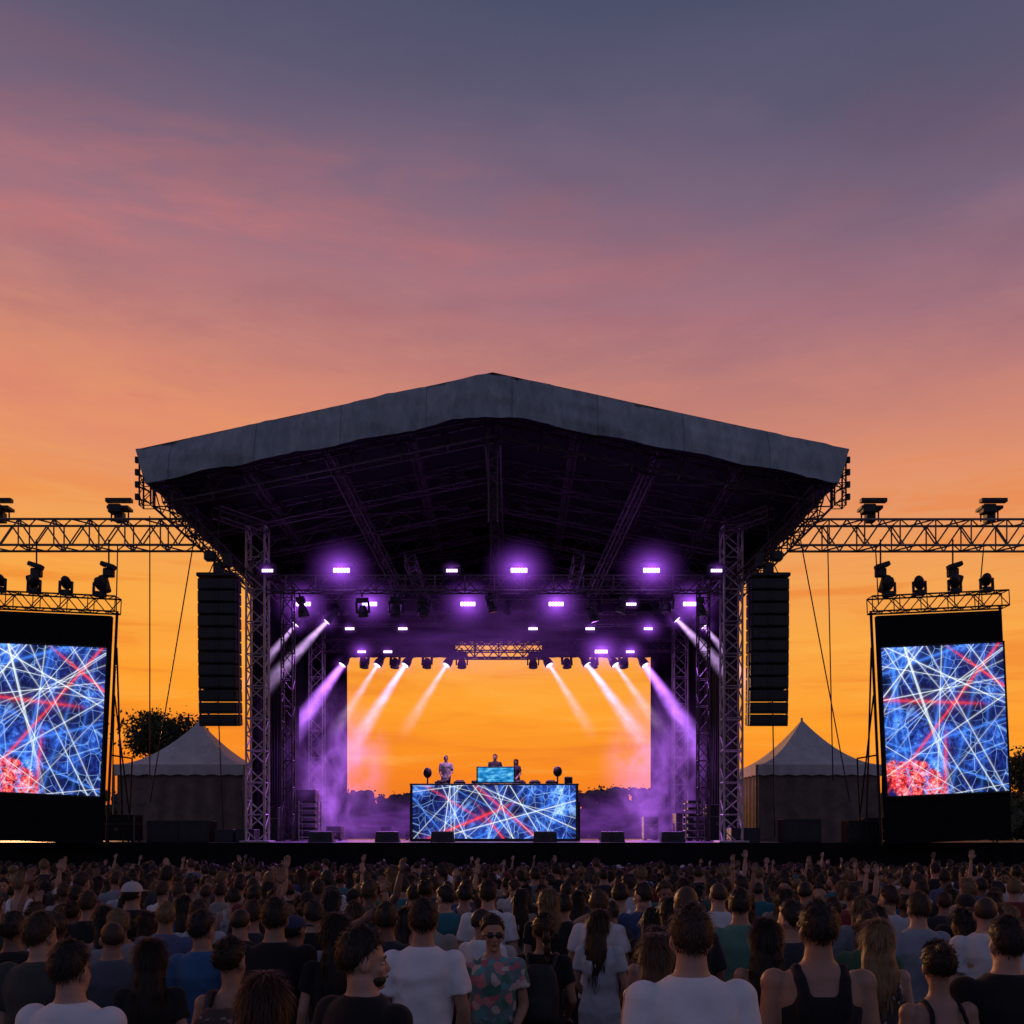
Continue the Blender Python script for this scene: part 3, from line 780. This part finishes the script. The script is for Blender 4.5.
def hand(mb,w,d,side,mi,curl=.5):
    d=d.normalized(); ref=Vector((0,1,0)) if abs(d.y)<.8 else Vector((0,0,1))
    wid=d.cross(ref).normalized(); nrm=wid.cross(d).normalized()
    P=w; pts=[]
    for k,(t,hw,th) in enumerate(((-.01,.024,.02),(.03,.038,.017),(.085,.042,.014))):
        c=P+d*t
        for a in range(8):
            an=a/8*2*math.pi; pts.append(c+wid*math.cos(an)*hw+nrm*math.sin(an)*th)
    fs=[]
    for k in range(2):
        for a in range(8): fs.append((k*8+a,k*8+(a+1)%8,(k+1)*8+(a+1)%8,(k+1)*8+a))
    fs.append(tuple(range(8))[::-1]); fs.append(tuple(range(16,24)))
    mb.add(pts,fs,mi)
    for k,(off,L) in enumerate(((-.030,.062),(-.010,.075),(.011,.07),(.031,.055))):
        p=P+d*.08+wid*off; cu=curl*(1+.1*k)
        d1=(d*math.cos(cu*.5)+nrm*math.sin(cu*.5)+wid*off*1.5).normalized(); d2=(d*math.cos(cu*1.3)+nrm*math.sin(cu*1.3)).normalized(); d3=(d*math.cos(cu*2)+nrm*math.sin(cu*2)).normalized()
        a=p+d1*L*.48;b=a+d2*L*.3;c=b+d3*L*.24
        mb.tube(p-d*.01,a,.0095,.009,6,mi); mb.tube(a,b,.009,.008,6,mi); mb.tube(b,c,.008,.006,6,mi)
    sg=-side
    p=P+d*.025-wid*sg*.03; t1=(d*.75-wid*sg*.65+nrm*.25).normalized()
    a=p+t1*.04; t2=(d*.95-wid*sg*.25+nrm*.3).normalized(); b=a+t2*.03
    mb.tube(p,a,.012,.010,6,mi); mb.tube(a,b,.010,.007,6,mi)
PIVZ=1.508
def person_mesh(name,mats,sex='m',hair='short',top='tee',arms=('down','down'),hy=0,ht=0,vox=.016,seed=0,face=False,extra=(),strands=220,sw=.006,build=1.0):
    rr=random.Random(seed); out_=MB(); f=sex=='f'
    SK,HA,SH,PA,EX,DK=0,1,2,3,4,5
    raw=MB(); b=build
    sh=.155 if f else .178
    if f: prof=[(.84,.165,.115),(.93,.172,.12),(1.08,.122,.092),(1.2,.132,.105),(1.31,.152,.118),(1.39,.15,.09),(1.43,.108,.07),(1.46,.066,.056),(1.485,.050,.05),(1.55,.046,.05)]
    else: prof=[(.84,.158,.11),(.93,.165,.115),(1.08,.15,.105),(1.2,.168,.118),(1.32,.19,.125),(1.39,.182,.10),(1.43,.145,.084),(1.462,.096,.07),(1.49,.066,.062),(1.55,.058,.06)]
    prof=[(z,rx*(b if z<1.45 else 1),ry*(b if z<1.45 else 1)) for z,rx,ry in prof]
    raw.loft([(0,-.01*(z>1.4)+.0,z,rx,ry) for z,rx,ry in prof],20)
    ar=.86 if f else 1.0
    J=[]
    for s,a in zip((-1,1),arms):
        el,wr=ARMS[a]; S=Vector((s*sh*(1+(b-1)*1.5),-.005,1.39)); k=(sh-.18)
        e_=Vector((s*(el[0]+k),el[1],el[2])); w_=Vector((s*(wr[0]+k*.5),wr[1],wr[2]))
        raw.ell(S,(.06*ar*b,.058*ar*b,.06*ar*b)); raw.capsule(S,e_,.052*ar*b,.04*ar*b)
        mid=e_.lerp(w_,.3); raw.capsule(e_,mid,.04*ar,.041*ar*b); raw.capsule(mid,w_,.041*ar*b,.026*ar)
        J.append((s,S,e_,w_))
    for s in(-1,1):
        raw.capsule((s*.085,0,.88),(s*.095,.015,.49),.085*b,.055); raw.capsule((s*.095,.015,.49),(s*.1,-.01,.1),.055,.038)
    piv=Vector((0,.002,PIVZ)); HR=Matrix.Rotation(math.radians(hy),3,'Z')@Matrix.Rotation(math.radians(ht),3,'X')
    def hp(p): return piv+HR@Vector(p)
    def hell(c,r,mi=None,tgt=raw,rot=None): tgt.ell(hp(c),r,16,10,HR@rot if rot else HR,mi)
    hs=.95 if f else 1.0
    hell((0,-.012,.122),(.073*hs,.092*hs,.090)); hell((0,.022,.07),(.056*hs,.066,.078*hs)); hell((0,.045,.018),(.034*hs,.034,.026))
    raw.capsule(Vector((0,-.012,1.47)),hp((0,-.015,.05)),.055*(.86 if f else 1),.057*(.86 if f else 1))
    hell((0,.092,.064),(.013,.018,.013)); raw.capsule(hp((0,.080,.10)),hp((0,.098,.068)),.010,.013)
    for s in(-1,1): hell((s*.075*hs,-.004,.09),(.012,.019,.032))
    if face:
        hell((0,.076,.112),(.045,.014,.010)); hell((0,.084,.036),(.022,.012,.009)); hell((0,.07,.0),(.018,.016,.014))
        for s in(-1,1): hell((s*.036,.060,.068),(.02,.02,.018))
    vs,fs,nr=remesh(raw,vox if not face else min(vox,.008),2 if face else 3)
    out_.add(vs,fs,SK)
    for s,S,e_,w_ in J: hand(out_,w_,(w_-e_),s,SK,.5 if abs(w_.z-1.0)<.3 else .25)
    g=MB()
    if top in('tee','loose','long'):
        z0=.80 if top!='loose' else .78
        gp=[(z0,.178,.128),(.9,.18,.13),(1.05,.168,.122),(1.2,.178,.13),(1.32,.2,.138),(1.39,.195,.116),(1.43,.158,.098),(1.462,.108,.085),(1.478,.084,.078)] if not f else \
           [(z0,.178,.13),(.92,.184,.134),(1.06,.15,.112),(1.2,.15,.124),(1.31,.167,.134),(1.385,.162,.106),(1.42,.128,.088),(1.455,.082,.072)]
        gp=[(z,rx*(b if z<1.45 else 1),ry*(b if z<1.45 else 1)) for z,rx,ry in gp]
        g.loft([(0,-.008*(z>1.4),z,rx,ry) for z,rx,ry in gp],24)
        for s,S,e_,w_ in J:
            g.ell(S,(.073*ar*b,.071*ar*b,.069*ar*b)); L=.72 if not f else .55
            p1=S.lerp(e_,L if top!='long' else 1.0); g.tube(S,p1,.067*ar*b,.073*ar*b,14)
            if top=='long': g.ell(e_,(.066*ar,)*3); g.tube(e_,e_.lerp(w_,.93),.064*ar,.045*ar,14)
    else:
        gp=[(.80,.172,.122),(.92,.176,.126),(1.06,.158,.115),(1.2,.174,.128),(1.29,.186,.134),(1.345,.15,.128)] if not f else [(.80,.172,.124),(.93,.18,.128),(1.06,.136,.104),(1.2,.142,.118),(1.28,.156,.128),(1.31,.13,.122)]
        gp=[(z,rx*b,ry*b) for z,rx,ry in gp]
        g.loft([(0,0,z,rx,ry) for z,rx,ry in gp],24)
        wd=.027 if not f else .014
        for s in(-1,1):
            x0=s*(.095 if not f else .08)
            pts=[Vector((s*.095,-.115*b,1.28)),Vector((s*.088,-.112*b,1.36)),Vector((x0,-.088,1.41)),Vector((x0*1.05,-.02,1.45)),Vector((x0,.06,1.41)),Vector((x0,.105,1.33))]
            for p,q in zip(pts[:-1],pts[1:]): g.capsule(p,q,wd,wd,10)
    vs,fs,nr=remesh(g,max(vox*.9,.009),4)
    amp=.012 if top!='tank' else .006
    v2=[]
    for v,n in zip(vs,nr):
        so=seed*3.7
        q=noise.noise(Vector((v.x*7+so,v.y*6,v.z*4+v.x*4)))+.5*noise.noise(Vector((v.x*5-v.z*10,v.y*5+so,v.z*7)))
        q=(-abs(q)*1.7+.5)+.25*noise.noise(Vector((v.x*16+so,v.y*12,v.z*14)))
        fade=min(1,max(.3,(1.44-v.z)/.18))
        v2.append(v+n*(q*amp*fade+.0015))
    out_.add(v2,fs,SH)
    g=MB(); g.loft([(0,0,.80,.172,.122),(0,0,.9,.165,.118),(0,0,.98,.150,.108)],20)
    for s in(-1,1):
        g.capsule((s*.087,0,.86),(s*.098,.015,.49),.09,.068); g.tube((s*.098,.015,.49),(s*.102,-.008,.1),.068,.058,12)
    vs,fs,nr=remesh(g,max(vox,.018),2); out_.add(vs,fs,PA)
    for s in(-1,1):
        out_.ell((s*.105,.05,.045),(.045,.13,.045),12,8,mi=DK); out_.box((s*.105,.045,.012),(.085,.25,.024),mi=DK,bev=.008)
    hc=(0,-.012,.122); rx_,ry_,rz_=.073*hs,.092*hs,.090
    if hair!='bald':
        nu,nv=40,26; vs=[];fs=[]; info=[]
        th0={'short':.011,'buzz':.005,'curly':.024,'long':.018,'wavy':.024,'pony':.012,'bun':.013,'cap':.008}[hair]
        for j in range(nv+1):
            ph=-math.pi/2+math.pi*j/nv
            for i in range(nu):
                a=2*math.pi*i/nu; d=Vector((math.cos(ph)*math.cos(a),math.cos(ph)*math.sin(a),math.sin(ph)))
                y=d.y
                tt=[(-1,-.66),(-.3,-.45),(0,-.05),(.35,.25),(.7,.5),(1,.56)] if not (hair in('long','wavy')) else [(-1,-1.0),(0,-.95),(.3,-.5),(.5,.2),(.75,.5),(1,.58)]
                th=0
                for (y0,t0),(y1,t1) in zip(tt[:-1],tt[1:]):
                    if y0<=y<=y1: th=t0+(t1-t0)*(y-y0)/(y1-y0); break
                m_=min(max((d.z-th)/.14+.3,0),1); m_=m_*m_*(3-2*m_)
                thk=th0*(1+.5*noise.noise(d*4+Vector((seed,0,0)))+.3*noise.noise(d*11+Vector((seed,0,0))))
                if hair=='short': thk*=1+1.2*max(0,d.z)-.3*abs(d.x)
                k=-.006*(1-m_)+thk*m_
                p=Vector((d.x*(rx_+k),d.y*(ry_+k),d.z*(rz_+k)))+Vector(hc)
                vs.append(hp(p)); info.append((m_,HR@d))
        for j in range(nv):
            for i in range(nu):
                a=j*nu+i;b_=j*nu+(i+1)%nu; fs.append((a,b_,b_+nu,a+nu))
        out_.add(vs,fs,HA)
        roots=[(vs[i],info[i][1]) for i in range(len(vs)) if info[i][0]>.55]
        if hair in('long','wavy'):
            wv=1.12 if hair=='wavy' else 1.0
            ln=rr.uniform(.0,.14)
            rg=[(0,-.02,.15,.07,.085),(0,-.03,.08,.086*wv,.085),(0,-.05,.0,.092*wv,.068),(0,-.075,-.08,.1*wv,.052),(0,-.095,-.16-ln*.3,.095*wv,.042),(0,-.105,-.22-ln,.06*wv,.028),(0,-.105,-.25-ln,.03,.015)]
            n=22;vs=[];fs=[]
            for (cx,cy,cz,rx,ry) in rg[::-1]:
                for i in range(n):
                    a=2*math.pi*i/n; ww=1+.12*noise.noise(Vector((math.cos(a)*3+seed,math.sin(a)*3,cz*6)))+.06*math.sin(a*9+cz*20)
                    p=Vector((cx+math.cos(a)*rx*ww,cy+math.sin(a)*ry*ww,cz))
                    P=hp(p) if cz>-.02 else piv+Matrix.Rotation(math.radians(hy*.6),3,'Z')@p
                    vs.append(P)
            for k in range(len(rg)-1):
                for i in range(n): a=k*n+i;b_=k*n+(i+1)%n; fs.append((a,b_,b_+n,a+n))
            fs.append(tuple(range(n))[::-1]); out_.add(vs,fs,HA)
            for v in vs[:n*5]:
                dd=(v-(piv+Vector((0,-.06,v.z-piv.z))))
                if dd.y<.03: roots.append((v,dd.normalized())); roots.append((v,dd.normalized()))
        if hair=='pony':
            pts=[hp((0,-.10,.14)),hp((0,-.13,.12)),hp((0,-.14,.04)),hp((.01,-.13,-.06)),hp((.015,-.12,-.15))]; rs=[.018,.026,.028,.022,.006]
            for k in range(4): out_.capsule(pts[k],pts[k+1],rs[k],rs[k+1],10,HA)
            for p in pts[1:]:
                for _ in range(20):
                    d=Vector((rr.gauss(0,1),rr.gauss(-.3,1),rr.gauss(0,.5))).normalized(); roots.append((p+d*.022,d))
        if hair=='bun':
            c=hp((0,-.075,.20)); out_.ell(c,(.034,.034,.03),12,8,mi=HA)
            for _ in range(50):
                d=Vector((rr.gauss(0,1),rr.gauss(0,1),rr.gauss(0,1))).normalized(); roots.append((c+d*.03,d))
        if hair=='cap':
            vs=[];fs=[];nu=24
            for j in range(9):
                ph=math.pi/2*j/8
                for i in range(nu):
                    a=2*math.pi*i/nu; vs.append(hp((math.cos(ph)*math.cos(a)*.086,-.012+math.cos(ph)*math.sin(a)*.106,.13+math.sin(ph)*.09)))
            for j in range(8):
                for i in range(nu): a=j*nu+i;b_=j*nu+(i+1)%nu; fs.append((a,b_,b_+nu,a+nu))
            out_.add(vs,fs,EX)
            out_.ell(hp((0,.115,.132)),(.062,.075,.01),14,6,HR@Matrix.Rotation(-.15,3,'X'),EX)
            out_.ell(hp((0,-.012,.222)),(.01,.01,.006),8,5,mi=EX)
            roots=[r for r in roots if r[0].z<piv.z+.1]
        if hair!='buzz' and roots:
            Ls={'short':.026,'curly':.026,'long':.11,'wavy':.09,'pony':.05,'bun':.045,'cap':.02}[hair]
            for _ in range(strands*(2 if hair in('long','wavy') else 1)):
                p,n=rr.choice(roots); n=n.normalized()
                if hair=='curly': t=Vector((rr.gauss(0,1),rr.gauss(0,1),rr.gauss(0,1)))
                elif hair in('pony','bun') and p.z>piv.z+.02: t=(hp((0,-.13,.15))-p)+Vector((rr.gauss(0,.02),rr.gauss(0,.02),rr.gauss(0,.02)))
                elif hair=='short': t=Vector((rr.gauss(0,.35),rr.gauss(0,.35)+.2*n.z,-.8+rr.gauss(0,.3)))
                else: t=Vector((rr.gauss(0,.13),rr.gauss(0,.13),-1))
                t=(t-n*t.dot(n))
                if t.length<1e-3: continue
                t.normalize(); L=Ls*rr.uniform(.6,1.3); lift=rr.uniform(.0,.16) if hair=='short' else (rr.uniform(.05,.3) if hair=='curly' else rr.uniform(0,.06))
                sd=t.cross(n).normalized()*sw*rr.uniform(.5,1.1)
                p=p+Vector((rr.gauss(0,.006),rr.gauss(0,.006),rr.gauss(0,.006)))+n*.001
                m1=p+t*L*.5+n*(lift*L*.5+.002); e1=p+t*L+n*(lift*L*.4)
                out_.add([p-sd,p+sd,m1-sd*.8,m1+sd*.8,e1],[(0,1,3,2),(2,3,4)],HA)
    if face:
        for s in(-1,1):
            hell((s*.031,.072,.094),(.014,.010,.007),EX,out_); hell((s*.031,.0805,.094),(.006,.004,.006),DK,out_)
            out_.capsule(hp((s*.016,.088,.117)),hp((s*.046,.079,.118)),.0038,.003,6,HA)
        hell((0,.094,.037),(.021,.006,.005),6,out_)
    if 'beard' in extra:
        hell((0,.030,.026),(.052,.060,.038),HA,out_)
    if 'glasses' in extra:
        for s in(-1,1): hell((s*.032,.094,.098),(.025,.006,.019),DK,out_); out_.tube(hp((s*.055,.088,.1)),hp((s*.078,.0,.1)),.003,.003,5,DK)
        out_.tube(hp((-.01,.098,.1)),hp((.01,.098,.1)),.003,.003,5,DK)
    if 'backpack' in extra:
        g=MB(); g.loft([(0,-.19,.98,.12,.06),(0,-.2,1.02,.145,.085),(0,-.2,1.2,.145,.085),(0,-.19,1.34,.125,.065),(0,-.17,1.40,.07,.03)],20,power=3.2)
        g.loft([(0,-.285,1.02,.09,.02),(0,-.29,1.05,.105,.03),(0,-.288,1.17,.1,.025)],16,power=3)
        for s in(-1,1):
            pts=[Vector((s*.09,-.14,1.38)),Vector((s*.10,-.06,1.455)),Vector((s*.10,.04,1.445)),Vector((s*.11,.125,1.36)),Vector((s*.12,.13,1.18)),Vector((s*.14,.0,1.05))]
            for p,q in zip(pts[:-1],pts[1:]): g.capsule(p,q,.02,.02,8)
        vs,fs,nr=remesh(g,.012,1); out_.add(vs,fs,EX)
    if 'phone' in extra:
        s,S,e_,w_=J[1]; out_.box(w_+Vector((-.03,.02,.12)),(.075,.01,.15),mi=DK,bev=.003)
    me=bpy.data.meshes.new(name); me.from_pydata(out_.v,[],out_.f)
    for m in mats: me.materials.append(m)
    me.polygons.foreach_set('material_index',out_.m); me.polygons.foreach_set('use_smooth',[True]*len(out_.f)); me.update()
    return me
HB=1.738
def skin_mat(name,cols):
    m,nt=mat(name); oi=nt.nodes.new('ShaderNodeObjectInfo'); r=E(nt,oi.outputs['Random'])
    rr_=(r*7.31).fract(); n=len(cols)
    cc=ramp(nt,rr_,[(i/n,c) for i,c in enumerate(cols)],'CONSTANT')
    c=coord(nt); a=nz(nt,c,25,3); cc=mixc(nt,a*0.25,cc,(0.2,0.075,0.05))
    out(nt,pbsdf(nt,cc,.55,0,a,.002)); return m
def hair_mat(name,cols):
    m,nt=mat(name); oi=nt.nodes.new('ShaderNodeObjectInfo'); r=(E(nt,oi.outputs['Random'])*13.7).fract(); n=len(cols)
    cc=ramp(nt,r,[(i/n,c) for i,c in enumerate(cols)],'CONSTANT')
    c=coord(nt); a=nz(nt,mapping(nt,c,(1,1,.15)),120,3); cc=mixc(nt,a*0.6,cc,(0.008,.006,.005))
    out(nt,pbsdf(nt,cc,.5,0,a,.006,spec=.3)); return m
def cloth_mat(name,cols):
    m,nt=mat(name); oi=nt.nodes.new('ShaderNodeObjectInfo'); r=(E(nt,oi.outputs['Random'])*23.9).fract(); n=len(cols)
    cc=ramp(nt,r,[(i/n,c) for i,c in enumerate(cols)],'CONSTANT')
    c=coord(nt); a=nz(nt,c,9,4); wv=nz(nt,c,220,2)
    cc=mixc(nt,a*0.3,cc,(0.0,0.0,0.0)); out(nt,pbsdf(nt,cc,.9,0,a*0.7+wv*0.3,.008,sheen=.08,spec=.2)); return m
def pattern_mat(name,base,cols,sc=14,th=.38):
    m,nt=mat(name); c=coord(nt); v=nt.nodes.new('ShaderNodeTexVoronoi'); v.inputs['Scale'].default_value=sc
    wn=nt.nodes.new('ShaderNodeTexNoise'); nt.links.new(c,wn.inputs['Vector']); wn.inputs['Scale'].default_value=9
    vm=nt.nodes.new('ShaderNodeVectorMath'); vm.operation='MULTIPLY_ADD'; nt.links.new(wn.outputs['Color'],vm.inputs[0]); vm.inputs[1].default_value=(.12,.12,.12); nt.links.new(c,vm.inputs[2]); nt.links.new(vm.outputs[0],v.inputs['Vector'])
    sc_=nt.nodes.new('ShaderNodeSeparateColor'); nt.links.new(v.outputs['Color'],sc_.inputs[0]); n=len(cols)
    pc=ramp(nt,E(nt,sc_.outputs[0]),[(i/n,k) for i,k in enumerate(cols)],'CONSTANT')
    cc=mixc(nt,E(nt,v.outputs['Distance']).ss(th,th+.06,1,0),base,pc); a=nz(nt,c,14,4)
    out(nt,pbsdf(nt,cc,.9,0,a,.006)); return m
SKINS=[(.36,.20,.14),(.30,.165,.105),(.40,.24,.17),(.18,.09,.06),(.33,.19,.13),(.10,.05,.035)]
HAIRS=[(.02,.013,.009),(.035,.02,.012),(.025,.015,.01),(.07,.038,.02),(.015,.011,.01),(.04,.017,.01),(.18,.11,.05),(.02,.013,.01)]
SHIRTS=[(.02,.02,.022),(.03,.035,.05),(.015,.015,.017),(.66,.66,.68),(.06,.06,.065),(.04,.08,.18),(.17,.03,.035),(.02,.02,.02),(.06,.08,.06),(.45,.45,.47),(.03,.16,.19),(.025,.022,.03),(.30,.27,.23),(.09,.12,.24),(.02,.02,.025),(.34,.12,.12),(.04,.035,.045),(.74,.74,.76),(.24,.25,.28),(.04,.12,.08)]
PANTS=[(.02,.025,.04),(.02,.02,.02),(.05,.07,.12),(.12,.1,.07)]
ms=skin_mat('skin',SKINS); mh=hair_mat('hair',HAIRS); mc=cloth_mat('shirt_cloth',SHIRTS); mpnt=cloth_mat('trouser_cloth',PANTS)
mex=cloth_mat('accessory',[(.02,.02,.02),(.5,.5,.5),(.12,.02,.02),(.03,.04,.1)]); mdk=simple('dark_rubber',(.015,.015,.015),.4)
mlip=simple('lips',(.25,.08,.075),.5); mwhite=simple('eye_white',(.5,.48,.45),.3,0,.05)
MATS=[ms,mh,mc,mpnt,mex,mdk,mlip]
variants=[('m','short','tee',('down','down'),0,{}),('m','short','tee',('front','down'),20,{}),('m','cap','tee',('low','low'),-15,{}),('m','curly','tank',('down','hip'),10,{}),
 ('f','long','tee',('down','down'),-10,{}),('f','long','tank',('low','down'),15,{}),('f','bun','tank',('down','front'),0,{}),('f','pony','tee',('low','low'),-25,{}),
 ('f','wavy','tee',('down','low'),20,{}),('m','buzz','tee',('down','down'),-30,{}),('m','short','long',('low','down'),0,{}),('m','short','tee',('low','down'),60,{}),
 ('f','long','tee',('down','down'),-65,{}),('m','short','tee',('low','phone'),0,{'extra':('phone',)}),('m','short','tee',('down','wave'),0,{}),('f','pony','tank',('up','low'),0,{}),('m','short','tee',('head','down'),10,{}),('m','curly','tee',('down','down'),180,{})]
VM=[]
for i,(sx,hr,tp,am,hy,kw) in enumerate(variants):
    hy2=hy if abs(hy)<90 else 0
    VM.append(person_mesh('festival_goer',MATS,sx,hr,tp,am,hy2,0,.017,i*5+3,abs(hy)>=50,strands=170,sw=.007,build=1.0+.06*((i*7)%3-1),**kw))
print('variants',time.time()-T0)
crowd=empty('festival_crowd')
near=[]
def one(col): return cloth_mat('shirt_'+str(len(bpy.data.materials)),[col,col])
def onehair(col): return hair_mat('hair_'+str(len(bpy.data.materials)),[col,col])
def oneskin(col): return skin_mat('skin_'+str(len(bpy.data.materials)),[col,col])
WHITE=(.80,.80,.82); BLK=(.014,.014,.016); DB=(.02,.013,.009); BR=(.05,.028,.016)
LIGHT=(.42,.25,.18); TAN=(.32,.18,.12); DKS=(.13,.065,.042)
def put(name,px,Y,h,yaw,sex,hair,top,arms,hy,scol,hcol=DB,skcol=LIGHT,smat=None,face=False,extra=(),seed=0,build=1.0,vox=.012,exm=None,ht=0):
    mats=[oneskin(skcol),onehair(hcol),smat or one(scol),mpnt,exm or (mwhite if face else mex),mdk,mlip]
    me=person_mesh(name,mats,sex,hair,top,arms,hy,ht,vox,seed,face,extra,strands=1100 if Y<6 else 600,sw=.0028 if Y<6 else .004,build=build)
    o=bpy.data.objects.new(name,me); COL.objects.link(o)
    x=pxx(px,Y); s=h/HB
    o.location=(x,Y,gz(Y)); o.rotation_euler=(0,0,math.radians(yaw)); o.scale=(s*.97,s*.97,s); near.append((x,Y))
fl1=pattern_mat('floral_shirt',(.12,.2,.2),[(.5,.2,.2),(.05,.16,.12),(.5,.42,.36),(.4,.12,.14),(.1,.3,.3)],14,.55)
fl2=pattern_mat('dark_floral',(.03,.03,.035),[(.5,.48,.45),(.3,.28,.27),(.05,.05,.05)],20,.3)
bpm=pattern_mat('backpack_pattern',(.05,.03,.03),[(.25,.12,.1),(.15,.15,.14),(.03,.03,.03)],24,.35)
blackex=simple('black_nylon',(.015,.015,.017),.7)
put('man_in_white_tshirt',691,4.0,1.84,4,'m','short','tee',('down','down'),-4,WHITE,(.05,.026,.015),LIGHT,seed=1,build=1.03)
put('man_in_black_tank_top',818,4.55,1.83,-3,'m','short','tank',('down','down'),2,BLK,DB,TAN,seed=2,build=1.06)
put('bearded_man',364,4.0,1.75,-35,'m','short','tee',('down','down'),-42,BLK,DB,LIGHT,face=True,extra=('beard',),seed=3)
put('woman_with_auburn_hair',264,3.5,1.62,5,'f','wavy','tee',('low','low'),0,(.03,.02,.02),(.06,.02,.012),LIGHT,seed=4)
put('man_in_white_tshirt',72,4.2,1.68,-12,'m','short','tee',('down','down'),-10,WHITE,DB,LIGHT,seed=5,build=1.05)
put('man_in_white_tshirt',423,5.8,1.78,0,'m','short','tee',('down','down'),6,WHITE,DB,TAN,seed=6)
put('woman_in_black_tank_top',938,4.6,1.65,6,'f','bun','tank',('down','down'),-8,BLK,(.03,.018,.012),TAN,seed=7)
put('man_in_black_tshirt',1006,4.7,1.75,-6,'m','short','tee',('down','down'),12,BLK,DB,LIGHT,seed=8,build=1.04)
put('woman_in_floral_shirt',493,6.4,1.66,178,'f','bun','loose',('low','down'),10,WHITE,DB,TAN,smat=fl1,extra=('glasses',),face=True,seed=9,build=1.05)
put('woman_with_backpack',543,6.7,1.65,-10,'f','pony','tee',('down','low'),18,BLK,BR,TAN,extra=('backpack',),exm=blackex,seed=10)
put('woman_in_light_tshirt',600,7.6,1.62,-20,'f','long','tee',('low','low'),-25,(.5,.53,.58),BR,LIGHT,seed=11)
put('woman_with_long_hair',656,5.4,1.61,8,'f','long','tank',('down','down'),-12,(.05,.06,.04),(.12,.07,.04),LIGHT,seed=12)
put('woman_with_dark_hair',766,5.9,1.66,-6,'f','wavy','tank',('down','down'),0,(.03,.03,.03),DB,TAN,seed=13)
put('blonde_woman',878,5.9,1.65,0,'f','wavy','tank',('down','low'),-15,BLK,(.28,.18,.09),LIGHT,smat=fl2,seed=14)
put('man_in_grey_tshirt',918,7.4,1.76,5,'m','short','tee',('down','down'),0,(.25,.3,.36),BR,LIGHT,seed=15)
put('woman_with_backpack',232,4.9,1.64,-5,'f','bun','tank',('down','down'),-18,BLK,DB,TAN,extra=('backpack',),exm=bpm,seed=16)
put('man_in_blue_tshirt',203,6.4,1.68,-8,'m','short','tee',('down','down'),-22,(.05,.14,.28),DB,TAN,seed=17)
put('man_in_black_tshirt',275,6.2,1.77,0,'m','short','tee',('down','down'),5,BLK,DB,TAN,seed=18,build=1.06)
put('woman_in_black_top',336,6.1,1.68,6,'f','long','tee',('down','down'),10,BLK,DB,LIGHT,seed=19)
put('man_in_dark_tshirt',42,5.5,1.72,-10,'m','short','tee',('down','down'),-15,(.05,.055,.05),BR,LIGHT,seed=20,build=1.12)
put('man_in_grey_tshirt',112,6.2,1.64,12,'m','buzz','tee',('low','down'),20,(.09,.1,.13),BR,TAN,seed=21)
put('man_in_green_tshirt',740,7.6,1.78,-4,'m','short','tee',('down','down'),-10,(.09,.22,.17),DB,TAN,seed=22)
put('man_in_white_tshirt',986,7.0,1.76,-8,'m','buzz','tee',('down','down'),-20,(.6,.6,.62),BR,LIGHT,seed=23)
put('man_in_white_tshirt',488,9.2,1.80,0,'m','short','tee',('low','down'),0,(.68,.68,.7),DB,LIGHT,seed=24)
put('man_in_light_tshirt',718,9.0,1.80,10,'m','buzz','tee',('down','down'),0,(.6,.6,.62),BR,LIGHT,seed=25)
put('woman_in_dark_top',150,5.5,1.58,10,'f','long','tee',('down','down'),10,(.02,.02,.02),DB,LIGHT,seed=26)
print('near',time.time()-T0)
cr=random.Random(5); Yc=6.6; cnt=0
wts=[9,8,4,3,8,6,4,5,6,4,5,4,4,3,1.6,1.4,1,2]
while Yc<31.6:
    half=Yc*.53+1.2; x=-half+cr.uniform(0,.5)
    while x<half:
        xx=x+cr.uniform(-.14,.14); yy=Yc+cr.uniform(-.26,.26)
        if all((xx-a)**2+((yy-b)*.8)**2>.30 for a,b in near) and cr.random()<.94:
            k=cr.choices(range(len(VM)),wts)[0]
            o=bpy.data.objects.new('festival_goer',VM[k]); COL.objects.link(o); o.parent=crowd
            s=cr.gauss(1.72 if variants[k][0]=='m' else 1.62,.075)/HB
            if Yc<10: s*=.97
            o.location=(xx,yy,gz(yy)); o.scale=(s*cr.uniform(.93,1.03),s*.97,s)
            yaw=cr.gauss(0,20)+( -xx*1.2)
            if variants[k][4]==180 or cr.random()<.03: yaw+=180
            o.rotation_euler=(cr.gauss(0,.025),cr.gauss(0,.03),math.radians(yaw)); cnt+=1
        x+=cr.uniform(.50,.74)
    Yc+=.68
print('crowd',cnt,time.time()-T0)
def dj(px,y,h,sex,hair,arms,col,hy,seed,z=DZ+1.5,yaw=180):
    me=person_mesh('dj',[oneskin(LIGHT),onehair(DB),one(col),mpnt,mwhite,mdk,mlip],sex,hair,'tee',arms,hy,12,.014,seed,True)
    o=bpy.data.objects.new('dj',me); COL.objects.link(o); o.location=(pxx(px,y),y,z); s=h/HB; o.scale=(s,)*3; o.rotation_euler=(0,0,math.radians(yaw))
dj(446,38.7,1.8,'m','short',('low','low'),(.45,.42,.4),10,41)
dj(495,38.5,1.84,'m','short',('low','front'),(.03,.03,.03),-5,42)
dj(516,38.9,1.68,'f','long',('low','low'),(.04,.03,.05),30,43,yaw=150)
# ---------------------------------------------------------------- camera
cam=bpy.data.cameras.new('camera'); co=bpy.data.objects.new('camera',cam); COL.objects.link(co)
cam.sensor_width=36; cam.lens=36*1000/1024; cam.shift_y=(828.6-512)/1024
cam.clip_end=6000; co.location=(0,0,2.3); co.rotation_euler=(math.radians(90),0,0)
scene.camera=co
scene.view_settings.view_transform='Standard'
try: scene.view_settings.look='None'
except: pass
print('done',time.time()-T0)
